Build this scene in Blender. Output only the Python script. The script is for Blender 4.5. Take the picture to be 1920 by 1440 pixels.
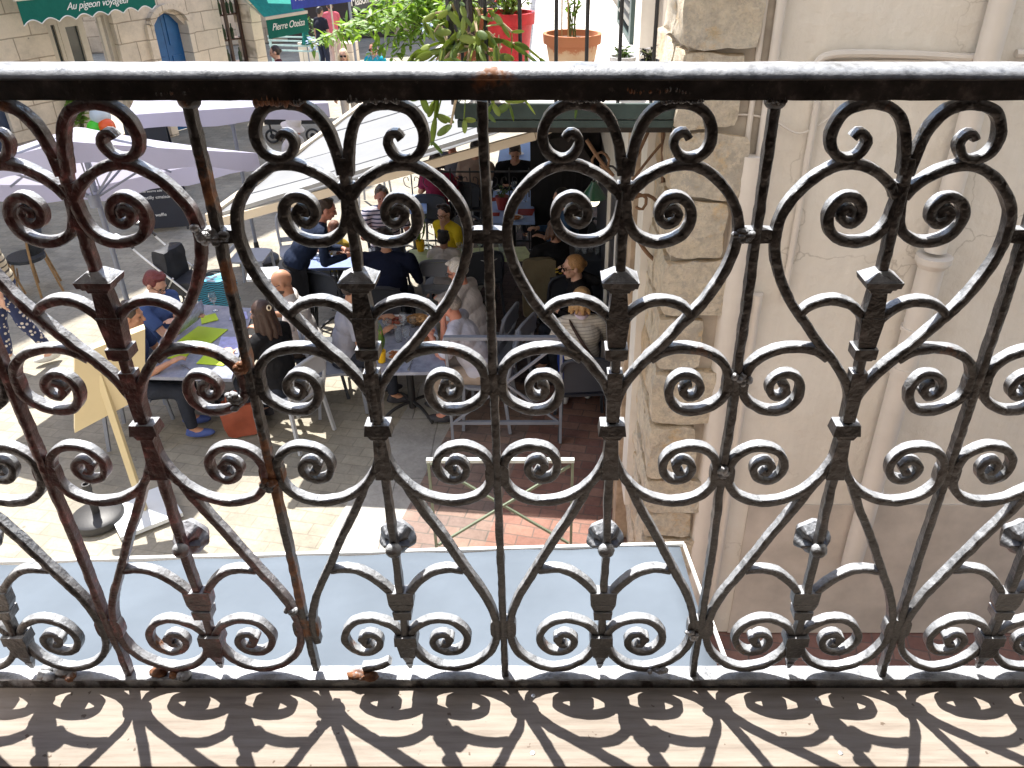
import bpy, bmesh, math, random
from mathutils import Vector, Matrix, Euler, Quaternion, noise
R = math.radians
random.seed(7)
scene = bpy.context.scene
for o in list(bpy.data.objects): bpy.data.objects.remove(o)

# ------------------------------------------------------------------ camera
H = 4.2                                   # eye height above the street
CY = -0.88                                # eye stands back from the railing plane (y = 0)
PITCH = 31.43
FPX, CX0, CY0 = 1500.0, 1024.0, 720.0     # focal length and principal point in photo pixels
cam_d = bpy.data.cameras.new("camera"); cam = bpy.data.objects.new("camera", cam_d)
scene.collection.objects.link(cam); scene.camera = cam
cam.location = (0, CY, H); cam.rotation_euler = (R(90 - PITCH), 0, 0)
cam_d.sensor_width = 36; cam_d.lens = FPX / 1920 * 36; cam_d.shift_x = -64 / 1920
cam_d.clip_start = 0.02; cam_d.clip_end = 400

# ------------------------------------------------------------------ light
SUN_AZ, SUN_EL = -29.7, 62.2              # azimuth measured from +y towards +x
sund = Vector((math.sin(R(SUN_AZ)) * math.cos(R(SUN_EL)), math.cos(R(SUN_AZ)) * math.cos(R(SUN_EL)), math.sin(R(SUN_EL))))
w = bpy.data.worlds.new("World"); scene.world = w; w.use_nodes = True
nt = w.node_tree; bg = nt.nodes["Background"]
sky = nt.nodes.new("ShaderNodeTexSky"); sky.sky_type = 'NISHITA'; sky.sun_disc = False
sky.sun_elevation = R(SUN_EL); sky.sun_rotation = R(SUN_AZ)
nt.links.new(sky.outputs[0], bg.inputs[0]); bg.inputs[1].default_value = 0.15
sl = bpy.data.lights.new("sun", 'SUN'); sl.energy = 4.4; sl.angle = R(0.5); sl.color = (1, 0.955, 0.88)
so = bpy.data.objects.new("sun", sl); scene.collection.objects.link(so)
so.rotation_euler = sund.to_track_quat('Z', 'Y').to_euler(); so.location = (-4, 8, 20)
scene.view_settings.view_transform = 'Standard'; scene.view_settings.look = 'None'
scene.view_settings.exposure = 1.4; scene.view_settings.gamma = 1.0
scene.render.engine = 'CYCLES'

# ------------------------------------------------------------------ helpers
COL = scene.collection
def ray(px, py):
    a = R(PITCH); f = Vector((0, math.cos(a), -math.sin(a))); u = Vector((0, math.sin(a), math.cos(a))); r = Vector((1, 0, 0))
    return (f + r * ((px - CX0) / FPX) + u * ((CY0 - py) / FPX))
EYE = Vector((0, CY, H))
def atz(px, py, z):
    d = ray(px, py); return EYE + d * ((z - H) / d.z)
def aty(px, py, y):
    d = ray(px, py); return EYE + d * ((y - CY) / d.y)
def atx(px, py, x):
    d = ray(px, py); return EYE + d * (x / d.x)

def tag(o, label=None, cat=None, group=None, kind=None):
    if label: o['label'] = label
    if cat: o['category'] = cat
    if group: o['group'] = group
    if kind: o['kind'] = kind
    return o
def empty(name, loc=(0, 0, 0), rz=0, label=None, cat=None, group=None):
    o = bpy.data.objects.new(name, None); COL.objects.link(o); o.location = loc; o.rotation_euler = (0, 0, rz)
    o.empty_display_size = 0.1
    return tag(o, label, cat, group)
def copy_tree(o, parent=None):
    c = o.copy(); COL.objects.link(c); c.parent = parent
    for ch in list(o.children): copy_tree(ch, c)
    return c
def basis(d):
    d = d.normalized(); up = Vector((0, 0, 1)) if abs(d.z) < 0.95 else Vector((0, 1, 0))
    s = d.cross(up).normalized(); return s, s.cross(d).normalized()

class MB:
    def __init__(s): s.v = []; s.f = []; s.mi = []; s.cur = 0
    def add(s, vs, fs):
        b = len(s.v); s.v += [tuple(v) for v in vs]
        for f in fs: s.f.append(tuple(b + i for i in f)); s.mi.append(s.cur)
        return s
    def box(s, c, size, rz=0, rx=0, ry=0):
        m = Matrix.Translation(Vector(c)) @ Euler((rx, ry, rz)).to_matrix().to_4x4()
        x, y, z = [k / 2 for k in size]
        vs = [m @ Vector((a * x, b * y, d * z)) for a in (-1, 1) for b in (-1, 1) for d in (-1, 1)]
        return s.add(vs, [(0, 1, 3, 2), (4, 6, 7, 5), (0, 4, 5, 1), (2, 3, 7, 6), (0, 2, 6, 4), (1, 5, 7, 3)])
    def bar(s, p, q, w, h=None):
        h = h or w; p = Vector(p); q = Vector(q); a, b = basis(q - p); vs = []
        for e in (p, q):
            for i, j in ((-1, -1), (1, -1), (1, 1), (-1, 1)): vs.append(e + a * (i * w / 2) + b * (j * h / 2))
        return s.add(vs, [(3, 2, 1, 0), (4, 5, 6, 7), (0, 1, 5, 4), (1, 2, 6, 5), (2, 3, 7, 6), (3, 0, 4, 7)])
    def tube(s, pts, r, n=8, cap=True):
        pts = [Vector(p) for p in pts]; k = len(pts)
        rs = r if isinstance(r, (list, tuple)) else [r] * k
        vs = []; fs = []; pa = None
        for i, p in enumerate(pts):
            d = (pts[min(i + 1, k - 1)] - pts[max(i - 1, 0)]).normalized()
            if pa is None: a, b = basis(d)
            else:
                a = (pa - d * pa.dot(d)).normalized(); b = a.cross(d)
            pa = a
            for j in range(n):
                t = 2 * math.pi * j / n; vs.append(p + (a * math.cos(t) + b * math.sin(t)) * rs[i])
        for i in range(k - 1):
            for j in range(n):
                fs.append((i * n + j, i * n + (j + 1) % n, (i + 1) * n + (j + 1) % n, (i + 1) * n + j))
        if cap: fs += [tuple(range(n - 1, -1, -1)), tuple((k - 1) * n + j for j in range(n))]
        return s.add(vs, fs)
    def lathe(s, prof, c=(0, 0, 0), n=24, m=None):
        vs = []; fs = []; k = len(prof); c = Vector(c)
        for r, z in prof:
            for j in range(n):
                t = 2 * math.pi * j / n; v = Vector((r * math.cos(t), r * math.sin(t), z))
                vs.append(c + (m @ v if m else v))
        for i in range(k - 1):
            for j in range(n): fs.append((i * n + j, i * n + (j + 1) % n, (i + 1) * n + (j + 1) % n, (i + 1) * n + j))
        fs += [tuple(range(n - 1, -1, -1)), tuple((k - 1) * n + j for j in range(n))]
        return s.add(vs, fs)
    def ell(s, c, r, n=12, m=8, rot=None):
        c = Vector(c); r = (r, r, r) if not hasattr(r, '__len__') else r
        vs = []; fs = []
        for i in range(m + 1):
            ph = math.pi * i / m
            rr = max(math.sin(ph), 1e-3)
            for j in range(n):
                t = 2 * math.pi * j / n; v = Vector((rr * math.cos(t) * r[0], rr * math.sin(t) * r[1], -math.cos(ph) * r[2]))
                vs.append(c + (rot @ v if rot else v))
        for i in range(m):
            for j in range(n): fs.append((i * n + j, i * n + (j + 1) % n, (i + 1) * n + (j + 1) % n, (i + 1) * n + j))
        fs += [tuple(range(n - 1, -1, -1)), tuple(m * n + j for j in range(n))]
        return s.add(vs, fs)
    def prism(s, poly, off):            # poly: list of 3D points; extruded along vector off
        poly = [Vector(p) for p in poly]; n = len(poly); off = Vector(off)
        nrm = Vector((0, 0, 0))
        for i in range(n): nrm += poly[i].cross(poly[(i + 1) % n])
        vs = poly + [p + off for p in poly]
        fs = [tuple(range(n - 1, -1, -1)), tuple(range(n, 2 * n))] + [(i, (i + 1) % n, n + (i + 1) % n, n + i) for i in range(n)]
        if nrm.dot(off) < 0: fs = [tuple(reversed(f)) for f in fs]
        return s.add(vs, fs)
    def sweep(s, pts, wid, dep, front=True, jit=0.0, seed=0.0, widths=None):
        """flat bar swept along a curve lying in the xz plane (y = 0 is its middle), bevelled section"""
        k = len(pts); vs = []; fs = []
        bv = 0.0012
        for i, p in enumerate(pts):
            t = pts[min(i + 1, k - 1)] - pts[max(i - 1, 0)]; t.y = 0; t.normalize()
            nn = Vector((-t.z, 0, t.x)); w2 = (widths[i] if widths else wid) / 2; d2 = dep / 2
            sec = [(w2, -d2 + bv), (w2 - bv, -d2), (0, -d2 - 0.0006), (-w2 + bv, -d2), (-w2, -d2 + bv), (-w2, d2 - bv), (-w2 + bv, d2), (w2 - bv, d2), (w2, d2 - bv)]
            for a, y in sec:
                v = p + nn * a + Vector((0, y, 0))
                if jit: 
                    v = v + noise.noise_vector((v + Vector((seed * 2, 0, 0))) * 8) * jit * 1.8
                    q = noise.noise_vector((v + Vector((seed, 0, 0))) * 60); q2 = noise.noise_vector((v + Vector((seed, 3, 0))) * 170)
                    v = v + q * jit + q2 * jit * 0.5
                vs.append(v)
        n = 9
        for i in range(k - 1):
            for j in range(n): fs.append((i * n + j, i * n + (j + 1) % n, (i + 1) * n + (j + 1) % n, (i + 1) * n + j))
        fs += [tuple(range(n - 1, -1, -1)), tuple((k - 1) * n + j for j in range(n))]
        return s.add(vs, fs)
    def build(s, name, mat, parent=None, smooth=True, loc=None, fix=True):
        me = bpy.data.meshes.new(name); me.from_pydata(s.v, [], s.f); 
        mats = mat if isinstance(mat, (list, tuple)) else [mat]
        for m in mats: me.materials.append(m)
        for p, m in zip(me.polygons, s.mi): p.material_index = m; p.use_smooth = smooth
        if fix:
            bm = bmesh.new(); bm.from_mesh(me); bmesh.ops.recalc_face_normals(bm, faces=bm.faces); bm.to_mesh(me); bm.free()
        o = bpy.data.objects.new(name, me); COL.objects.link(o)
        if parent: o.parent = parent
        if loc: o.location = loc
        if smooth: me.set_sharp_from_angle(angle=R(38))
        return o

def catmull(pts, step=0.004, closed=False):
    P = [Vector(p) for p in pts]; out = []
    for i in range(len(P) - 1):
        p0 = P[i - 1] if i > 0 else P[0] * 2 - P[1]; p1 = P[i]; p2 = P[i + 1]
        p3 = P[i + 2] if i + 2 < len(P) else P[-1] * 2 - P[-2]
        n = max(2, int((p2 - p1).length / step))
        for k in range(n):
            t = k / n
            out.append(0.5 * ((2 * p1) + (p2 - p0) * t + (2 * p0 - 5 * p1 + 4 * p2 - p3) * t * t + (3 * p1 - p0 - 3 * p2 + p3) * t ** 3))
    out.append(P[-1]); return out

# ------------------------------------------------------------------ materials
def new_mat(name):
    m = bpy.data.materials.new(name); m.use_nodes = True
    return m, m.node_tree, m.node_tree.nodes["Principled BSDF"]
def nd(nt, t, **k):
    n = nt.nodes.new(t)
    for a, b in k.items(): setattr(n, a, b)
    return n
def coords(nt, kind='Object', scale=(1, 1, 1), rot=(0, 0, 0)):
    tc = nd(nt, "ShaderNodeTexCoord"); mp = nd(nt, "ShaderNodeMapping"); mp.inputs['Scale'].default_value = scale; mp.inputs['Rotation'].default_value = rot
    nt.links.new(tc.outputs[kind], mp.inputs[0]); return mp.outputs[0]
def fnoise(nt, vec, scale, detail=5, rough=0.6):
    n = nd(nt, "ShaderNodeTexNoise"); n.inputs['Scale'].default_value = scale; n.inputs['Detail'].default_value = detail; n.inputs['Roughness'].default_value = rough
    nt.links.new(vec, n.inputs['Vector']); return n.outputs['Fac']
def ramp(nt, fac, stops):
    r = nd(nt, "ShaderNodeValToRGB"); e = r.color_ramp.elements
    while len(e) < len(stops): e.new(0.5)
    for i, (p, c) in enumerate(stops):
        e[i].position = p; e[i].color = (c, c, c, 1) if not hasattr(c, '__len__') else (*c[:3], 1)
    nt.links.new(fac, r.inputs[0]); return r.outputs[0]
def mixc(nt, fac, a, b, mode='MIX'):
    m = nd(nt, "ShaderNodeMix", data_type='RGBA', blend_type=mode)
    for s, v in ((0, fac), (6, a), (7, b)):
        if isinstance(v, (int, float)): m.inputs[s].default_value = v
        elif isinstance(v, (tuple, list)): m.inputs[s].default_value = (*v[:3], 1)
        else: nt.links.new(v, m.inputs[s])
    return m.outputs[2]
def bump(nt, bs, h, strength=0.4, dist=0.01, prev=None):
    b = nd(nt, "ShaderNodeBump"); b.inputs['Strength'].default_value = strength; b.inputs['Distance'].default_value = dist
    nt.links.new(h, b.inputs['Height'])
    if prev: nt.links.new(prev, b.inputs['Normal'])
    nt.links.new(b.outputs[0], bs.inputs['Normal']); return b.outputs[0]
_mc = {}
def mat(name, col, rough=0.6, var=0.15, scale=12, bmp=0.15, metal=0, spec=0.5, dist=0.004, trans=0, sub=None):
    if name in _mc: return _mc[name]
    m, nt, bs = new_mat(name); v = coords(nt); n = fnoise(nt, v, scale)
    d = tuple(c * (1 - var) for c in col); l = tuple(min(1, c * (1 + var)) for c in col)
    nt.links.new(ramp(nt, n, [(0.3, d), (0.7, l)]), bs.inputs['Base Color'])
    bs.inputs['Roughness'].default_value = rough; bs.inputs['Metallic'].default_value = metal
    bs.inputs['Specular IOR Level'].default_value = spec
    if bmp: bump(nt, bs, fnoise(nt, v, scale * 6, 4), bmp, dist)
    if trans: bs.inputs['Transmission Weight'].default_value = trans
    _mc[name] = m; return m
def fabric(name, col, rough=0.85, var=0.08, scale=5, fold=7, fstr=0.5, thin=0.0):
    if name in _mc: return _mc[name]
    m, nt, bs = new_mat(name); v = coords(nt); n = fnoise(nt, v, scale)
    nt.links.new(ramp(nt, n, [(0.3, tuple(c * (1 - var) for c in col)), (0.7, tuple(min(1, c * (1 + var)) for c in col))]), bs.inputs['Base Color'])
    bs.inputs['Roughness'].default_value = rough; bs.inputs['Specular IOR Level'].default_value = 0.15
    bump(nt, bs, fnoise(nt, v, fold, 3, 0.5), fstr, 0.03)
    if thin:
        tr = nd(nt, "ShaderNodeBsdfTranslucent"); tr.inputs[0].default_value = (*col, 1)
        mx = nd(nt, "ShaderNodeMixShader"); mx.inputs[0].default_value = thin
        nt.links.new(bs.outputs[0], mx.inputs[1]); nt.links.new(tr.outputs[0], mx.inputs[2]); nt.links.new(mx.outputs[0], nt.nodes["Material Output"].inputs[0])
    _mc[name] = m; return m
def iron(name, rust=0.6, base=(0.028, 0.0235, 0.022), bk=1.0):
    """old hand-painted wrought iron: thick black paint, dust bleached on upward faces by age, rust where it flaked"""
    m, nt, bs = new_mat(name); v = coords(nt)
    n1 = fnoise(nt, v, 35, 6, 0.7); n2 = fnoise(nt, v, 9, 5, 0.65); n3 = fnoise(nt, v, 220, 3, 0.6); n4 = fnoise(nt, v, 70, 4, 0.6)
    pa = ramp(nt, n1, [(0.36, tuple(c * 0.45 for c in base)), (0.50, base), (0.58, tuple(c * 1.5 for c in base)), (0.68, tuple(c * 4.2 for c in base))]); pa = mixc(nt, ramp(nt, fnoise(nt, v, 120, 6, 0.75), [(0.60, 0.0), (0.66, 0.6)]), pa, (0.13, 0.115, 0.105))
    geo = nd(nt, "ShaderNodeNewGeometry"); sep = nd(nt, "ShaderNodeSeparateXYZ"); nt.links.new(geo.outputs['Normal'], sep.inputs[0])
    up = ramp(nt, sep.outputs['Z'], [(0.12, 0.0), (0.5, 1.0)])      # settled dust and chalked paint lie on top faces
    dn = ramp(nt, n4, [(0.2, 0.7), (0.6, 1.0)])
    mu = nd(nt, "ShaderNodeMath", operation='MULTIPLY'); nt.links.new(up, mu.inputs[0]); nt.links.new(dn, mu.inputs[1])
    dust = ramp(nt, n1, [(0.3, (0.16, 0.17, 0.185)), (0.45, (0.34, 0.355, 0.38)), (0.7, (0.42, 0.435, 0.46))])
    c = mixc(nt, mu.outputs[0], pa, dust)
    rc = ramp(nt, n4, [(0.25, (0.05, 0.022, 0.012)), (0.5, (0.20, 0.075, 0.028)), (0.75, (0.36, 0.17, 0.07))])
    rm = ramp(nt, n2, [(rust, 0.0), (rust + 0.05, 1.0)])
    nt.links.new(mixc(nt, rm, c, rc), bs.inputs['Base Color'])
    rr = nd(nt, "ShaderNodeMath", operation='MULTIPLY_ADD'); nt.links.new(n1, rr.inputs[0]); rr.inputs[1].default_value = 0.30; rr.inputs[2].default_value = 0.20; bs.inputs['Coat Weight'].default_value = 0.35; bs.inputs['Coat Roughness'].default_value = 0.28
    rx = nd(nt, "ShaderNodeMath", operation='MAXIMUM'); nt.links.new(rr.outputs[0], rx.inputs[0]); 
    m8 = nd(nt, "ShaderNodeMath", operation='MULTIPLY'); nt.links.new(rm, m8.inputs[0]); m8.inputs[1].default_value = 0.85
    nt.links.new(m8.outputs[0], rx.inputs[1]); nt.links.new(rx.outputs[0], bs.inputs['Roughness'])
    bs.inputs['Specular IOR Level'].default_value = 0.5
    b1 = bump(nt, bs, n4, 0.9 * bk, 0.005); bump(nt, bs, n3, 0.4 * bk, 0.0012, b1)
    return m
def brick(name, c1, c2, mortar, bw=0.22, bh=0.11, rot=0, msize=0.008, rough=0.85, stain=0.3, offs=0.5, coord='Object', bstr=0.5, rotx=0, mott=1.0):
    m, nt, bs = new_mat(name); v = coords(nt, coord, rot=(rotx, 0, rot))
    wob = nd(nt, "ShaderNodeTexNoise"); wob.inputs['Scale'].default_value = 3.0; nt.links.new(v, wob.inputs['Vector'])
    vm = nd(nt, "ShaderNodeVectorMath", operation='MULTIPLY_ADD'); nt.links.new(wob.outputs['Color'], vm.inputs[0]); vm.inputs[1].default_value = (0.03,) * 3; nt.links.new(v, vm.inputs[2])
    b = nd(nt, "ShaderNodeTexBrick"); nt.links.new(vm.outputs[0], b.inputs['Vector'])
    b.inputs['Scale'].default_value = 1; b.inputs['Brick Width'].default_value = bw; b.inputs['Row Height'].default_value = bh
    b.inputs['Mortar Size'].default_value = msize; b.inputs['Mortar Smooth'].default_value = 0.3; b.inputs['Color1'].default_value = (*c1, 1); b.inputs['Color2'].default_value = (*c2, 1)
    b.inputs['Mortar'].default_value = (*mortar, 1); b.offset = offs; b.inputs['Bias'].default_value = 0.0
    n = fnoise(nt, v, 2.3, 6, 0.65); n2 = fnoise(nt, v, 30, 5, 0.7)
    c = mixc(nt, 1.0, b.outputs['Color'], ramp(nt, n, [(0.3, 1 - stain), (0.7, 1 + 0.0)]), 'MULTIPLY')
    c = mixc(nt, mott, c, ramp(nt, n2, [(0.2, 0.72), (0.75, 1.0)]), 'MULTIPLY')
    c = mixc(nt, 1.0, c, ramp(nt, fnoise(nt, v, 0.7, 8, 0.75), [(0.36, 0.72), (0.52, 1.0), (0.72, 1.12)]), 'MULTIPLY')
    sp = nd(nt, 'ShaderNodeTexVoronoi'); sp.inputs['Scale'].default_value = 3.3; nt.links.new(v, sp.inputs['Vector']); c = mixc(nt, ramp(nt, sp.outputs['Distance'], [(0.035, 0.55), (0.06, 0.0)]), c, (0.10, 0.09, 0.085))
    nt.links.new(c, bs.inputs['Base Color']); bs.inputs['Roughness'].default_value = rough; bs.inputs['Specular IOR Level'].default_value = 0.25
    inv = nd(nt, "ShaderNodeMath", operation='MULTIPLY_ADD'); nt.links.new(b.outputs['Fac'], inv.inputs[0]); inv.inputs[1].default_value = -1; nt.links.new(n2, inv.inputs[2])
    bump(nt, bs, inv.outputs[0], bstr, 0.008)
    return m
M = {}
M['iron'] = iron('old black paint', 0.66); M['rusty'] = iron('flaking rusty paint', 0.50); M['maroon_iron'] = iron('maroon primer showing', 0.64, (0.085, 0.028, 0.026))
M['rail_iron'] = iron('handrail paint', 0.70, bk=0.35); M['black_iron'] = mat('thin black iron', (0.02, 0.02, 0.022), 0.45, 0.3, 20)
# ================================================================== STRUCTURE
FD = Vector((0.46, 0.888, 0)).normalized()          # direction of the old stone facade
FN = Vector((0.888, -0.46, 0)).normalized()         # its outward normal
F0 = Vector((-8.1, 14.95, 0))
def fac(s, z, o=0.0): return F0 + FD * s + FN * o + Vector((0, 0, z))
def onfac(px, py, o=0.0):
    d = ray(px, py); t = (F0 + FN * o - EYE).dot(FN) / d.dot(FN); p = EYE + d * t
    return (p - F0).dot(FD), p.z
def sheet(name, poly, z, m, kind='structure'):
    mb = MB(); mb.add([(x, y, z) for x, y in poly], [tuple(range(len(poly)))]); o = mb.build(name, m, smooth=False, fix=False)
    if o.data.polygons[0].normal.z < 0: o.data.flip_normals()
    return tag(o, kind=kind)
ROT = R(11)
M['setts'] = brick('grey street setts', (0.44, 0.40, 0.32), (0.36, 0.33, 0.272), (0.32, 0.29, 0.235), 0.24, 0.13, ROT, 0.006, stain=0.22, bstr=0.35)
M['redbrick'] = brick('red terrace brick', (0.38, 0.215, 0.165), (0.26, 0.13, 0.105), (0.20, 0.14, 0.12), 0.23, 0.115, ROT, 0.006, stain=0.25)
M['brownbrick'] = brick('brown terrace brick', (0.36, 0.24, 0.19), (0.24, 0.18, 0.16), (0.19, 0.16, 0.14), 0.23, 0.115, ROT, 0.006, stain=0.25)
M['slab'] = brick('pale stone slabs', (0.52, 0.50, 0.46), (0.44, 0.42, 0.39), (0.28, 0.26, 0.24), 0.5, 0.9, -ROT*0, 0.006, stain=0.2)
sheet('ground', [(-60, -20), (60, -20), (60, 120), (-60, 120)], -0.02, M['setts'])
def gp(px, py): p = atz(px, py, 0); return (p.x, p.y)
# bands of different paving running up the street
u = Vector((math.sin(ROT), math.cos(ROT))); base = Vector(gp(680, 960))
def strip(x0, x1, a=-4, b=5): 
    n = Vector((u.y, -u.x)); return [tuple(base + n * x0 + u * a), tuple(base + n * x1 + u * a), tuple(base + n * x1 + u * b), tuple(base + n * x0 + u * b)]
sheet('paved_slab_strip', strip(-0.17, 0.33, -4, 2.2), -0.012, M['slab'])
sheet('brown_brick_paving', strip(0.33, 1.05, -4, 2.2), -0.012, M['brownbrick'])
sheet('red_brick_paving', strip(1.05, 6, -4, 2.2), -0.012, M['redbrick'])
M['darkbrick'] = brick('shade-deepened brown brick', (0.17, 0.125, 0.12), (0.12, 0.09, 0.09), (0.07, 0.06, 0.06), 0.23, 0.115, ROT, 0.006, stain=0.3)  # dark brown brick, colour lowered further to deepen the terrace shade
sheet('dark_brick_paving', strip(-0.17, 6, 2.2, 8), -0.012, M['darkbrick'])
sheet('path', [gp(210, 620), gp(330, 470), gp(350, 478), gp(232, 632)], -0.012, M['slab'])

# --- stone facade along the street
M['ashlar'] = brick('pale ashlar stone', (0.50, 0.43, 0.34), (0.40, 0.35, 0.29), (0.24, 0.20, 0.16), 0.95, 0.42, 0, 0.014, stain=0.3, bstr=0.8)
M['ashlar2'] = brick('grey base stone', (0.36, 0.32, 0.28), (0.28, 0.26, 0.235), (0.19, 0.17, 0.15), 0.75, 0.45, 0, 0.012, stain=0.35, bstr=0.8)
M['cream'] = mat('cream joinery paint', (0.62, 0.56, 0.46), 0.5, 0.08, 6)
M['blue'] = mat('blue door paint', (0.015, 0.13, 0.36), 0.45, 0.15, 5)
M['glass'] = mat('dark window glass', (0.05, 0.06, 0.06), 0.08, 0.3, 3, 0.02)
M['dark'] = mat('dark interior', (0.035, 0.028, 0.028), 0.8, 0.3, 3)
M['maroon'] = mat('maroon shopfront', (0.10, 0.018, 0.022), 0.55, 0.2, 6)
M['white'] = mat('white lettering', (0.85, 0.84, 0.80), 0.6, 0.02, 6, 0)
def facwall(name, s0, s1, z0, z1, m, holes=(), thick=0.5, label=None, parent=None, archs=()):
    """wall slab in local coordinates (x along facade, y depth, z up) split round rectangular holes"""
    mb = MB(); xs = sorted({s0, s1, *[h[0] for h in holes], *[h[1] for h in holes]}); zs = sorted({z0, z1, *[h[2] for h in holes], *[h[3] for h in holes]})
    for i in range(len(xs) - 1):
        for j in range(len(zs) - 1):
            cx, cz = (xs[i] + xs[i + 1]) / 2, (zs[j] + zs[j + 1]) / 2
            if any(h[0] < cx < h[1] and h[2] < cz < h[3] for h in holes): continue
            mb.box((cx, thick / 2, cz), (xs[i + 1] - xs[i], thick, zs[j + 1] - zs[j]))
    return mb.build(name, m, parent, smooth=False)
frz = math.atan2(FD.y, FD.x)
# brick texture lies in local XY: give the facade its own rotated-coordinate stone
def brick_wall(name, *a, **k): k['rotx'] = R(90); return brick(name, *a, **k)
M['ashlar'] = brick_wall('pale ashlar', (0.92, 0.80, 0.64), (0.80, 0.70, 0.57), (0.50, 0.41, 0.31), 0.66, 0.36, msize=0.012, stain=0.08, bstr=0.6, mott=0.35)
M['ashlar2'] = brick_wall('grey base ashlar', (0.58, 0.48, 0.38), (0.44, 0.38, 0.31), (0.28, 0.23, 0.18), 0.75, 0.45, msize=0.012, stain=0.2, bstr=0.8, mott=0.5)
def L(px, py, o=0.0): s, z = onfac(px, py, o); return s, z
B1 = empty('stone_building', F0, frz, 'long pale ashlar townhouse with blue arched door and green shop awning', 'building')
sC = L(500, 100)[0]                                   # far corner of this house
dA, _ = L(96, 80); dB, _ = L(222, 80)                 # cream glazed door
bA, bB = L(288, 70)[0], L(352, 70)[0]; bz = L(320, 22)[1]
wA, wB = L(420, 70)[0], L(476, 70)[0]; wz = 2.55
sh0, sh1 = L(0, 150)[0] - 1.1, L(22, 150)[0] - 0.25   # dark opening at the left edge
DT = 2.42
holes = [(dA, dB, 0.02, DT), (bA, bB, 0.02, bz), (wA, wB, 0.02, wz + 0.9), (sh0, sh1, 0.02, 2.2)]
facwall('wall', -14, sC, 0.55, 13, M['ashlar'], [(a, b, 0.55, d) for a, b, c, d in holes], parent=B1)
o = facwall('base_band', -14, sC, -0.02, 0.547, M['ashlar2'], [(a, b, -0.02, 0.547) for a, b, c, d in holes], parent=B1); o.location = (0, -0.06, 0)
# rustication grooves are real: a thin projecting course under the door heads
mb = MB()
mb.box((sC / 2 + bB / 2, -0.04, 2.75), (sC - bB - 0.05, 0.08, 0.10)); mb.box(((dB + bA) / 2, -0.04, 2.75), (bA - dB - 0.3, 0.08, 0.10))
mb.build('string_course', M['ashlar'], B1, smooth=False)
# blue arched door
mb = MB(); n = 10; cx = (bA + bB) / 2; rw = (bB - bA) / 2
mb.box(((bA + cx) / 2, 0.22, bz / 2), (rw - 0.012, 0.05, bz)); mb.box(((bB + cx) / 2, 0.22, bz / 2), (rw - 0.012, 0.05, bz))
for k in (-1, 1):
    for zz in (0.35, 1.15, 1.9): mb.box((cx + k * rw / 2, 0.185, zz), (rw - 0.18, 0.02, 0.55))
door = mb.build('door', M['blue'], B1, smooth=False)
mb = MB(); mb.tube([(cx + 0.06, 0.13, 1.0), (cx + 0.06, 0.13, 1.15)], 0.012); mb.build('handle', M['black_iron'], door)
mb = MB()
for side in (-1, 1):
    mb.box((cx + side * (rw + 0.08), -0.03, bz * 0.44), (0.16, 0.10, bz * 0.88 + 0.02))
pts = [Vector((cx + math.cos(t) * (rw + 0.08), -0.03, bz * 0.88 + math.sin(t) * 0.38)) for t in [math.pi * k / 12 for k in range(13)]]
for p, q in zip(pts, pts[1:]): mb.bar(p, q, 0.16, 0.10)
# stone filling of the arch corners
for side in (-1, 1):
    mb.prism([(cx + side * rw, 0.0, bz * 0.88), (cx + side * rw, 0.0, bz + 0.01), (cx, 0.0, bz + 0.01), (cx + side * rw * 0.5, 0.0, bz * 0.97)], (0, 0.18, 0))
mb.build('door_surround', M['ashlar'], B1, smooth=False)
# cream glazed shop door, right leaf open
def frame(mb, x0, x1, z0, z1, y, w, d=0.06):
    mb.box(((x0 + x1) / 2, y, z1 - w / 2), (x1 - x0, d, w)); mb.box(((x0 + x1) / 2, y, z0 + w / 2), (x1 - x0, d, w))
    mb.box((x0 + w / 2, y, (z0 + z1) / 2), (w, d, z1 - z0 - 2 * w)); mb.box((x1 - w / 2, y, (z0 + z1) / 2), (w, d, z1 - z0 - 2 * w))
mb = MB(); dw = dB - dA; m1 = dA + dw * 0.22; m2 = dA + dw * 0.60
frame(mb, dA, dB, 0.0, DT, 0.16, 0.09, 0.10); frame(mb, dA + 0.09, m1, 0.09, DT - 0.09, 0.15, 0.06); frame(mb, m1 + 0.004, m2, 0.09, DT - 0.09, 0.145, 0.12)
mb.box((dB - 0.2, 0.12, 1.2), (0.07, 0.05, 2.2))
fr = mb.build('door_frame', M['cream'], B1, smooth=False)
mb = MB(); mb.box(((dA + m2) / 2, 0.17, 1.2), (m2 - dA, 0.01, 2.2)); mb.build('window_pane', M['glass'], B1, smooth=False)
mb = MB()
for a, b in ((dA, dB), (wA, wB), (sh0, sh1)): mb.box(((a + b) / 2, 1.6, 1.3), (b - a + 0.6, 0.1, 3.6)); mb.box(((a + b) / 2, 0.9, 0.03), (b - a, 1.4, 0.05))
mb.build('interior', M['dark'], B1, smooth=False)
# dark shutter door at far left
mb = MB(); mb.box(((sh0 + sh1) / 2, 0.1, 1.1), (sh1 - sh0, 0.05, 2.2)); mb.build('side_door', mat('navy shutter', (0.03, 0.05, 0.10), 0.5), B1, smooth=False)
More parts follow.
